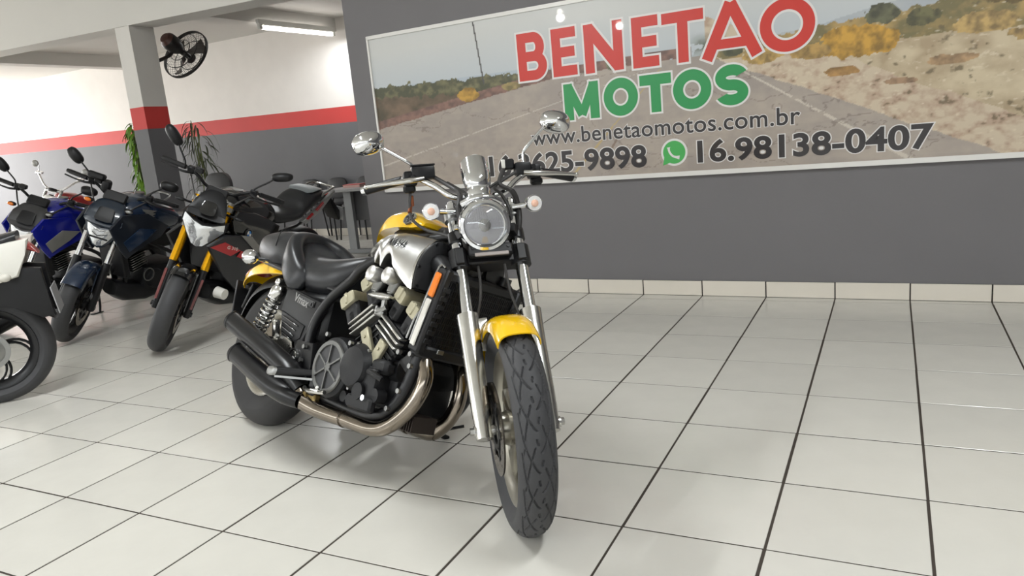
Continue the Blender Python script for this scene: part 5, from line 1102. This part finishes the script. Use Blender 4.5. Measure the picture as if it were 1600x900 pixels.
    b = MB(); b.box((1.03, 0, .55), (.06, .22, .26), Matrix.Rotation(.2, 3, 'Y'), .01); b.box((.74, 0, .66), (.42, .20, .14), bev=.03); part('radiator_shroud', b, BLACK, r)
    if dash_extra:
        b = MB(); b.box((.99, -.17, 1.125), (.07, .12, .05), Matrix.Rotation(-.3, 3, 'Y'), .012); b.box((1.0, -.09, 1.08), (.08, .06, .08), bev=.02, seg=2); part('phone_holder', b, BLACK, r, S)
    return r
street_bike('naked_motorcycle', 'dark blue naked motorcycle with dark blue front fender beside the black gold-forked one', (-4.7462, 2.6926, 0), (-.26034, 0, -1.46957), .55547, DARKBLUE, mat('black_blue_plastic', (22, 28, 38), .35, coat=.3), DARKBLUE, CHROME, BLACKM, True, True, mat('navy_satin', (28, 40, 54), .3, coat=.5))
street_bike('naked_motorcycle', 'bright blue motorcycle with grey tank scoops behind the white motorcycle tail', (-5.72, 2.72, 0), (-.25, 0, -1.46), .50, BLUE, BLUE, BLACK, CHROME, BLACKM, False, False, mat('grey_black_plastic', (58, 58, 60), .4, coat=.2))

# white motorcycle seen from behind its tail -----------------------------------------------------
WB = thing('white_motorcycle', 'white motorcycle cut off by the left edge, its rear wheel and black mudguard showing', 'motorcycle', (-3.625, .262, 0), (-.06, 0, math.radians(-129)))
rw_ = part('rear_wheel', rim_mesh((0, 0, .305), .222, .04, 5, .07, .032, True, .5, .022), BLACKM, WB); part('tyre', tyre_mesh((0, 0, .305), .305, .058, .223, 80), RUBBER, rw_)
b = MB(); b.lathe([(.03, -.02), (.085, -.015), (.092, .0), (.085, .012), (.05, .018), (.03, .03), (.018, .05), (.001, .052)], (0, .045, .305), (0, 1, 0), 36); hub = part('brake_hub', b, ALUD, rw_, label='silver hub with brake ring')
b = MB(); b.ring([(.075, 0), (.10, 0), (.10, .004), (.075, .004)], (0, .06, .305), (0, 1, 0), 40); part('hub_ring', b, ALUD, rw_)
b = MB(); b.cyl((0, .09, .305), (0, .125, .305), .012, n=6); part('axle_nut', b, ALU, rw_)
for s in (-1, 1): part('swing_arm', MB().tube([(.55, s * .09, .36), (.2, s * .095, .33), (-.03, s * .095, .305)], [.024, .022, .020], 10, 3), BLACKM, WB); part('shock_absorber', MB().cyl((.05, s * .12, .36), (.16, s * .12, .66), .016), BLACKM, WB); part('coil_spring', spring_mesh((.06, s * .12, .39), (.15, s * .12, .63), .028, .0055, 7, 12), BLACKM, WB)
b = MB(); rows = []
for x, z, w, h_ in ((.16, .62, .085, .06), (-.02, .61, .09, .06), (-.13, .575, .09, .06), (-.21, .525, .085, .05), (-.28, .475, .078, .03), (-.335, .432, .06, .010)): rows.append(sring((x, 0, z), (0, 1, 0), V((.6, 0, .8)), w, h_, 20, 3.2))
b.loft(rows); mg = part('rear_mudguard', b, BLACK, WB)
b = MB(); b.box((-.356, 0, .535), (.006, .185, .15), Matrix.Rotation(.12, 3, 'Y'), .002); part('number_plate', b, bpy.data.materials['plate_metal'], mg)
b = MB(); b.box((-.275, 0, .545), (.08, .10, .07), Matrix.Rotation(.25, 3, 'Y'), .006); part('plate_bracket', b, BLACK, mg)
for s in (-1, 1):
    b = MB(); b.prism([(.42, .68), (.10, .76), (-.16, .87), (-.30, .885), (-.27, .80), (-.22, .69), (-.10, .665), (.10, .63), (.36, .58)], s * .085, s * .135, lambda u, v, d: (u, d * (1 - max(0, -u) * .8), v), .010); tp = part('tail_panel', b, WHITEP, WB)
    b = MB(); b.prism([(.34, .60), (.08, .65), (-.10, .69), (-.24, .735), (-.325, .72), (-.33, .60), (-.345, .455), (-.28, .45), (-.17, .535), (.0, .565), (.10, .55), (.30, .50)], s * .055, s * .092, lambda u, v, d: (u, d, v), .006); part('tail_under_panel', b, BLACK, tp)
    b = MB(); b.tube([(-.10, s * .06, .71), (-.16, s * .15, .705)], .008, 8, 1); b.ell((-.17, s * .17, .705), (.03, .022, .022), 12, 8); part('turn_signal', b, mat('white_lens', (210, 206, 196), .2, coat=.5) if 'white_lens' not in bpy.data.materials else bpy.data.materials['white_lens'], WB)
b = MB(); b.loft([sring((x, 0, z), (0, 1, 0), V((.5, 0, .87)), w, h_, 18, 3) for x, z, w, h_ in ((-.22, .86, .07, .035), (-.29, .83, .06, .035), (-.31, .81, .045, .025))]); part('tail_lamp', b, bpy.data.materials['tail_red'], WB)
b = MB(); xloft(b, smooth_secs([(.62, 0, .10, .74, .82), (.40, 0, .13, .70, .80), (.15, 0, .125, .73, .85), (-.10, 0, .11, .80, .90), (-.24, 0, .07, .87, .92)], 4), 26); part('seat', b, LEATHER, WB)
part('fuel_tank', tank_mesh([(.52, 0, .09, .70, .80, 2.4), (.66, 0, .15, .68, .92, 2.5), (.82, 0, .17, .68, .99, 2.6), (.96, 0, .13, .75, .98, 2.5), (1.02, 0, .07, .82, .93, 2.3)]), WHITEP, WB)
finned_engine(WB, ENG, (.86, .46), .25)
SW, AW = steer_matrix(1.34, .1, 25.5, .2); FW_ = V((1.34, 0, .30))
w_ = part('front_wheel', rim_mesh((1.34, 0, .30), .222, .036, 5, .05, .04), BLACKM, WB, SW); part('tyre', tyre_mesh((1.34, 0, .30), .30, .045, .223, 64), RUBBER, w_, SW)
fork(WB, SW, FW_, AW, 0, .74, .028, .019, BLACKM, CHROME, .095, .33); part('front_fender', fender_mesh((1.34, 0, .30), .325, .062, 50, 165, 18, .6), WHITEP, WB, SW)
b = MB(); b.lathe([(.03, -.10), (.08, -.06), (.09, 0), (.07, .02), (.001, .03)], (1.20, 0, .83), (1, 0, -.05), 26); part('headlight', b, WHITEP, WB, SW); handle(WB, SW, .97, 1.04, .36)
for s in (-1, 1): part('frame_tube', MB().tube([(1.05, s * .04, .86), (.75, s * .11, .72), (.45, s * .11, .62), (.05, s * .10, .66)], .016, 10, 3), BLACKM, WB); part('down_tube', MB().tube([(1.06, s * .03, .80), (1.0, s * .06, .45), (.90, s * .10, .26), (.55, s * .12, .27), (.50, s * .11, .40)], .015, 10, 4), BLACKM, WB); part('foot_peg', MB().cyl((.55, s * .12, .30), (.55, s * .22, .30), .013), BLACK, WB)
b = MB(); b.tube([(.58, .11, .26), (.64, .20, .12), (.68, .25, .02)], .011, 8, 3); part('side_stand', b, BLACKM, WB)

# old chrome-barred cruiser with a red tank, half hidden ------------------------------------------
RC = thing('chopper_motorcycle', 'red tanked cruiser with tall chrome handlebars against the grey wall at the back', 'motorcycle', (-9.78, 5.55, 0), (-.1, 0, math.radians(-80)))
SR, AR = steer_matrix(1.55, .12, 32, .35); FR_ = V((1.55, 0, .31))
w_ = part('front_wheel', rim_mesh((1.55, 0, .31), .24, .032, 9, .05, .012), CHROME, RC, SR); part('tyre', tyre_mesh((1.55, 0, .31), .31, .045, .24, 64), RUBBER, w_, SR)
w_ = part('rear_wheel', rim_mesh((0, 0, .315), .2, .05, 9, .06, .016), CHROME, RC); part('tyre', tyre_mesh((0, 0, .315), .315, .068, .205, 64), RUBBER, w_)
fork(RC, SR, FR_, AR, 0, .80, .028, .020, ALUD, CHROME, .10, .36)
b = MB(); b.box(FR_ + AR * .62, (.06, .23, .04), Matrix.Rotation(-.55, 3, 'Y'), .01); b.box(FR_ + AR * .79, (.06, .23, .03), Matrix.Rotation(-.55, 3, 'Y'), .01); part('fork_yoke', b, CHROME, RC, SR)
part('front_fender', fender_mesh((1.55, 0, .31), .335, .062, 40, 170, 18, .6), REDP, RC, SR)
b = MB(); b.lathe([(.03, -.10), (.075, -.06), (.085, 0), (.08, .015), (.05, .03), (.001, .035)], (1.24, 0, .87), (1, 0, -.05), 28); part('headlight', b, CHROME, RC, SR)
b = MB(); b.lathe([(.05, -.02), (.06, 0), (.05, .02), (.001, .022)], (1.16, 0, 1.0), (-.4, 0, .9), 24); part('speedometer', b, BLACK, RC, SR)
b = MB(); b.tube([(.86, -.40, 1.13), (.95, -.33, 1.15), (1.03, -.26, 1.15), (1.10, -.16, 1.06), (1.12, -.09, 1.01), (1.12, 0, 1.0), (1.12, .09, 1.01), (1.10, .16, 1.06), (1.03, .26, 1.15), (.95, .33, 1.15), (.86, .40, 1.13)], .013, 10, 5); part('handlebar', b, CHROME, RC, SR)
for s in (-1, 1):
    part('grip', MB().cyl((.86, s * .40, 1.13), (.94, s * .335, 1.149), .019), BLACK, RC, SR); part('master_cylinder', MB().box((1.0, s * .275, 1.175), (.05, .09, .03), bev=.006), CHROME, RC, SR)
    b = MB(); b.cyl((1.0, s * .28, 1.17), (1.0, s * .29, 1.27), .006); b.box((1.0, s * .29, 1.25), (.014, .014, .05)); st = part('mirror_stem', b, CHROME, RC, SR); b = MB(); b.lathe([(.044, -.006), (.046, 0), (.04, .014), (.02, .022), (.001, .024)], (1.0, s * .335, 1.29), (1, 0, 0), 26); part('mirror_shell', b, ALUD, st, SR)
part('fuel_tank', tank_mesh([(.52, 0, .08, .70, .78, 2.3), (.66, 0, .14, .68, .86, 2.4), (.84, 0, .165, .70, .93, 2.5), (1.0, 0, .13, .76, .95, 2.4), (1.06, 0, .07, .82, .91, 2.3)]), REDP, RC)
b = MB(); xloft(b, smooth_secs([(.60, 0, .10, .66, .74), (.40, 0, .16, .62, .70), (.20, 0, .17, .64, .73), (.02, 0, .14, .70, .82), (-.25, 0, .11, .76, .84)], 4), 24); part('seat', b, LEATHER, RC)
part('rear_fender', fender_mesh((0, 0, .315), .36, .10, 30, 165, 18, .55), REDP, RC)
finned_engine(RC, ALUD, (.86, .46), .3)
for s in (-1, 1): part('frame_tube', MB().tube([(1.06, s * .04, .86), (.75, s * .10, .70), (.35, s * .13, .58), (.02, s * .14, .50)], .017, 10, 3), BLACKM, RC); part('down_tube', MB().tube([(1.10, s * .03, .78), (1.02, s * .07, .40), (.90, s * .12, .22), (.45, s * .14, .22), (0, s * .14, .315)], .016, 10, 4), BLACKM, RC)
b = MB(); b.tube([(.58, .12, .24), (.64, .20, .12), (.68, .25, .03)], .011, 8, 3); part('side_stand', b, BLACKM, RC)
# ------------------------------------------------------------------ back room: desk, chairs, plants, fan
def wpt(x, y): return (x, wy(x, YW) + y)
DG = mat('grey_desk_laminate', (138, 140, 141), .45, var=.05); DD = mat('desk_dark_panel', (74, 74, 76), .5); DT = mat('desk_top', (150, 150, 150), .4)
dk = thing('office_desk', 'grey laminate office desk standing behind the end of the dark grey sign wall', 'desk', (-4.12, 4.85, 0), (0, 0, math.radians(-1.8)))
part('desk_top', MB().box((0, 0, .735), (1.62, .62, .03), bev=.004), DT, dk, smooth=False)
for s in (-1, 1): part('desk_leg', MB().box((s * .63, -.06, .37), (.11, .05, .70), bev=.003), DG, dk, smooth=False)
part('bottom_rail', MB().box((0, -.06, .028), (1.44, .06, .05), bev=.004), DG, dk, smooth=False)
part('modesty_panel', MB().box((0, .0, .54), (1.30, .018, .34), bev=.002), DD, dk, smooth=False)
pb = thing('order_pad', 'red and white pad lying on the desk corner', 'pad', (-4.66, 4.83, .7505), (0, 0, .1))
part('cover', MB().box((0, 0, .030), (.22, .14, .008), bev=.002), mat('pad_red', (186, 84, 80), .5), pb, smooth=False); part('pages', MB().box((0, 0, .013), (.215, .135, .026)), mat('paper', (214, 176, 168), .7), pb, smooth=False)
CHM = mat('chair_black', (34, 34, 36), .5, var=.15)
def make_chair(label, loc, rz):
    t = thing('visitor_chair', label, 'chair', loc, (0, 0, rz), 'visitor chairs along the back wall')
    b = MB(); b.loft([sring((0, 0, z), (1, 0, 0), (0, 1, 0), .20 * k, .20 * k, 24, 3.4) for z, k in ((.425, .94), (.44, 1), (.465, 1), (.478, .92))]); part('seat', b, CHM, t)
    b = MB(); b.loft([sring((0, .20 + dy, .665), (1, 0, 0), V((0, .12, 1)), .17 * k, .14 * k, 28, 2.9) for dy, k in ((-.022, .9), (-.016, 1), (.010, 1), (.02, .9))]); part('backrest', b, CHM, t)
    for sx in (-1, 1):
        for sy in (-1, 1): part('leg', MB().tube([(sx * .19, sy * .17, .43), (sx * .22, sy * .20, .012)], .011, 8, 1), BLACKM, t)
        part('back_upright', MB().tube([(sx * .13, .15, .43), (sx * .13, .22, .50), (sx * .12, .225, .66)], .010, 8, 3), BLACKM, t)
    return t
# backs stand against the wall
cx0 = [(-6.50, 'leftmost of the three black chairs with rounded backs along the back wall'), (-6.01, 'middle one of the three black chairs along the back wall'), (-5.50, 'black chair at the back wall nearest the sign wall end, behind the desk')]
c0 = make_chair(cx0[0][1], (cx0[0][0], wy(cx0[0][0], YB) - .28, 0), math.radians(-1.8))
for x, lb in cx0[1:]: dup(c0, (x, wy(x, YB) - .28, 0), math.radians(-1.8), lb)
oc = thing('office_chair', 'black swivel chair with a tall padded back beside the pillar plants', 'chair', (-6.93, 4.80, 0), (0, 0, .1))
b = MB(); b.loft([sring((0, .20 + dy, .78), (1, 0, 0), (0, .1, 1), .21 * k, .25 * k, 28, 3) for dy, k in ((-.04, .9), (-.03, 1), (.02, 1), (.04, .88))]); part('backrest', b, CHM, oc)
b = MB(); b.loft([sring((0, 0, z), (1, 0, 0), (0, 1, 0), .24 * k, .24 * k, 24, 3.2) for z, k in ((.44, .92), (.46, 1), (.51, 1), (.53, .9))]); part('seat', b, CHM, oc)
part('column', MB().cyl((0, 0, .08), (0, 0, .45), .03), BLACKM, oc); part('back_upright', MB().tube([(0, .12, .44), (0, .28, .46), (0, .29, .70)], .02, 8, 3), BLACKM, oc)
for k in range(5): a = 2 * PI * k / 5; part('base_arm', MB().bar((0, 0, .09), (.28 * math.cos(a), .28 * math.sin(a), .065), .04, .03), BLACKM, oc); part('castor', MB().cyl((.28 * math.cos(a) - .01, .28 * math.sin(a), .03), (.28 * math.cos(a) + .01, .28 * math.sin(a), .03), .028), BLACK, oc)

LEAF = mat('fresh_leaf', (104, 146, 40), .42, var=.3, scale=12); LEAFD = mat('dark_leaf', (52, 58, 40), .5, var=.3, scale=12); POTM = mat('dark_pot', (60, 58, 56), .7, var=.1); STEMM = mat('plant_stem', (92, 100, 60), .6)
lm = {}
for nm, m_, L_, w_ in (('leaf', LEAF, .13, .018), ('leaf_dark', LEAFD, .22, .013)):
    b = MB(); rows = []
    for t in np.linspace(0, 1, 7):
        ww = w_ * math.sin(PI * min(1, t * .92 + .06)) ** .8; zz = .05 * t - .16 * t * t * (L_ / .17)
        rows.append([(L_ * t, -ww, zz + .004), (L_ * t, 0, zz), (L_ * t, ww, zz + .004)])
    me = b.strip(rows).mesh('leaf'); me.materials.append(m_); lm[nm] = me
def plant(label, loc, h0, h1, n, key, spread, pot=True, seed=1):
    rnd = random.Random(seed); t = thing('potted_plant', label, 'plant', loc)
    part('pot', MB().lathe([(.10, 0), (.13, .02), (.15, .24), (.155, .26), (.14, .26), (.12, .22), (.001, .215)], (0, 0, 0), (0, 0, 1), 28), POTM, t)
    b = MB()
    for k in range(4): b.tube([(rnd.uniform(-.03, .03), rnd.uniform(-.03, .03), .2), (rnd.uniform(-.05, .05), rnd.uniform(-.05, .05), h0 + (h1 - h0) * .4), (rnd.uniform(-.06, .06), rnd.uniform(-.06, .06), h1 - .06 * k)], [.012, .009, .005], 7, 5)
    part('stem', b, STEMM, t)
    for k in range(n):
        o = bpy.data.objects.new('leaf', lm[key]); C.objects.link(o); o.parent = t
        z = h0 + (h1 - h0) * (k + rnd.random()) / n; a = rnd.uniform(0, 2 * PI); r0 = rnd.uniform(0, spread)
        o.location = (r0 * math.cos(a), r0 * math.sin(a), z); s_ = rnd.uniform(.7, 1.15); o.scale = (s_, s_, s_); o.rotation_euler = (rnd.uniform(-.5, .5), rnd.uniform(.0, .9), a + rnd.uniform(-.5, .5))
plant('tall bright green leafy plant beside the left face of the pillar', (-6.72, 3.76, 0), .92, 1.66, 190, 'leaf', .05, seed=3)
plant('thin dark leaved plant standing behind the pillar', (-7.45, 5.25, 0), .75, 1.72, 80, 'leaf_dark', .16, seed=8)

# wall fan on the back of the pillar
FN = thing('wall_fan', 'black wall fan with a wire cage fixed high on the pillar', 'fan', (-5.86, 3.88, 2.285))
fa = V((-.08, .86, -.50)).normalized(); FANB = mat('fan_black', (34, 30, 30), .4, var=.2); WIRE = mat('fan_wire', (52, 50, 50), .4, .4); BLD = mat('fan_blade', (84, 78, 74), .35)
fu = fa.orthogonal().normalized(); fv = fa.cross(fu)
def fp(r, a, t): return fa * t + (fu * math.cos(a) + fv * math.sin(a)) * r
b = MB(); b.lathe([(.02, -.30), (.062, -.285), (.085, -.25), (.088, -.17), (.07, -.12), (.045, -.085), (.03, -.06)], (0, 0, 0), fa, 28); mo = part('motor_housing', b, FANB, FN)
part('motor_cap', MB().lathe([(.001, -.306), (.05, -.300), (.078, -.268), (.06, -.27)], (0, 0, 0), fa, 24), mat('fan_brown', (92, 60, 54), .4), mo)
b = MB()
for rr, tt in ((.27, 0.0), (.268, -.022), (.20, .055), (.13, .072), (.20, -.07), (.12, -.085)): b.ring([(rr - .0028, tt - .0028), (rr + .0028, tt - .0028), (rr + .0028, tt + .0028), (rr - .0028, tt + .0028)], (0, 0, 0), fa, 48)
b.ring([(.262, -.012), (.274, -.012), (.274, .010), (.262, .010)], (0, 0, 0), fa, 48)
cg = part('cage_ring', b, WIRE, FN)
b = MB()
for k in range(40):
    a = 2 * PI * k / 40
    b.tube([fp(.055, a, .078), fp(.13, a + .12, .072), fp(.20, a + .2, .055), fp(.27, a + .25, 0)], .0014, 4, 2); b.tube([fp(.08, a, -.085), fp(.20, a - .1, -.07), fp(.268, a - .14, -.02)], .0014, 4, 2)
cw = part('cage_wire', b, WIRE, FN); cw['kind'] = 'stuff'
part('cage_badge', MB().lathe([(.055, .074), (.05, .084), (.001, .087)], (0, 0, 0), fa, 24), FANB, cg)
for k in range(3):
    a0 = 2 * PI * k / 3 + .5; rows = []
    for r in np.linspace(.035, .235, 8):
        w = .12 + .62 * (r / .235); rows.append([fp(r, a0 - w * .5, -.028), fp(r, a0 - w * .17, -.012), fp(r, a0 + w * .17, .008), fp(r, a0 + w * .5, .026)])
    top = [[p + fa * .0015 for p in q] for q in rows]; bot = [[p - fa * .0015 for p in q][::-1] for q in rows]
    part('fan_blade', MB().loft([t + u for t, u in zip(top, bot)]), BLD, FN)
part('fan_hub', MB().cyl(fa * -.06, fa * .035, .035, .03), FANB, FN)
b = MB(); b.tube([fa * -.20 + V((0, 0, -.06)), fa * -.20 + V((-.02, -.04, -.12)), V((-.01, -.42, -.10))], .018, 10, 4); b.box((-.01, -.435, -.10), (.09, .02, .14), Matrix.Rotation(-.0312, 3, 'Z'), .006); part('wall_bracket', b, FANB, FN)
part('pull_cord', MB().tube([fa * -.16 + V((0, 0, -.07)), fa * -.14 + V((.03, .0, -.13)), fa * -.15 + V((.02, 0, -.22))], .0025, 5, 4), ALUD, FN)
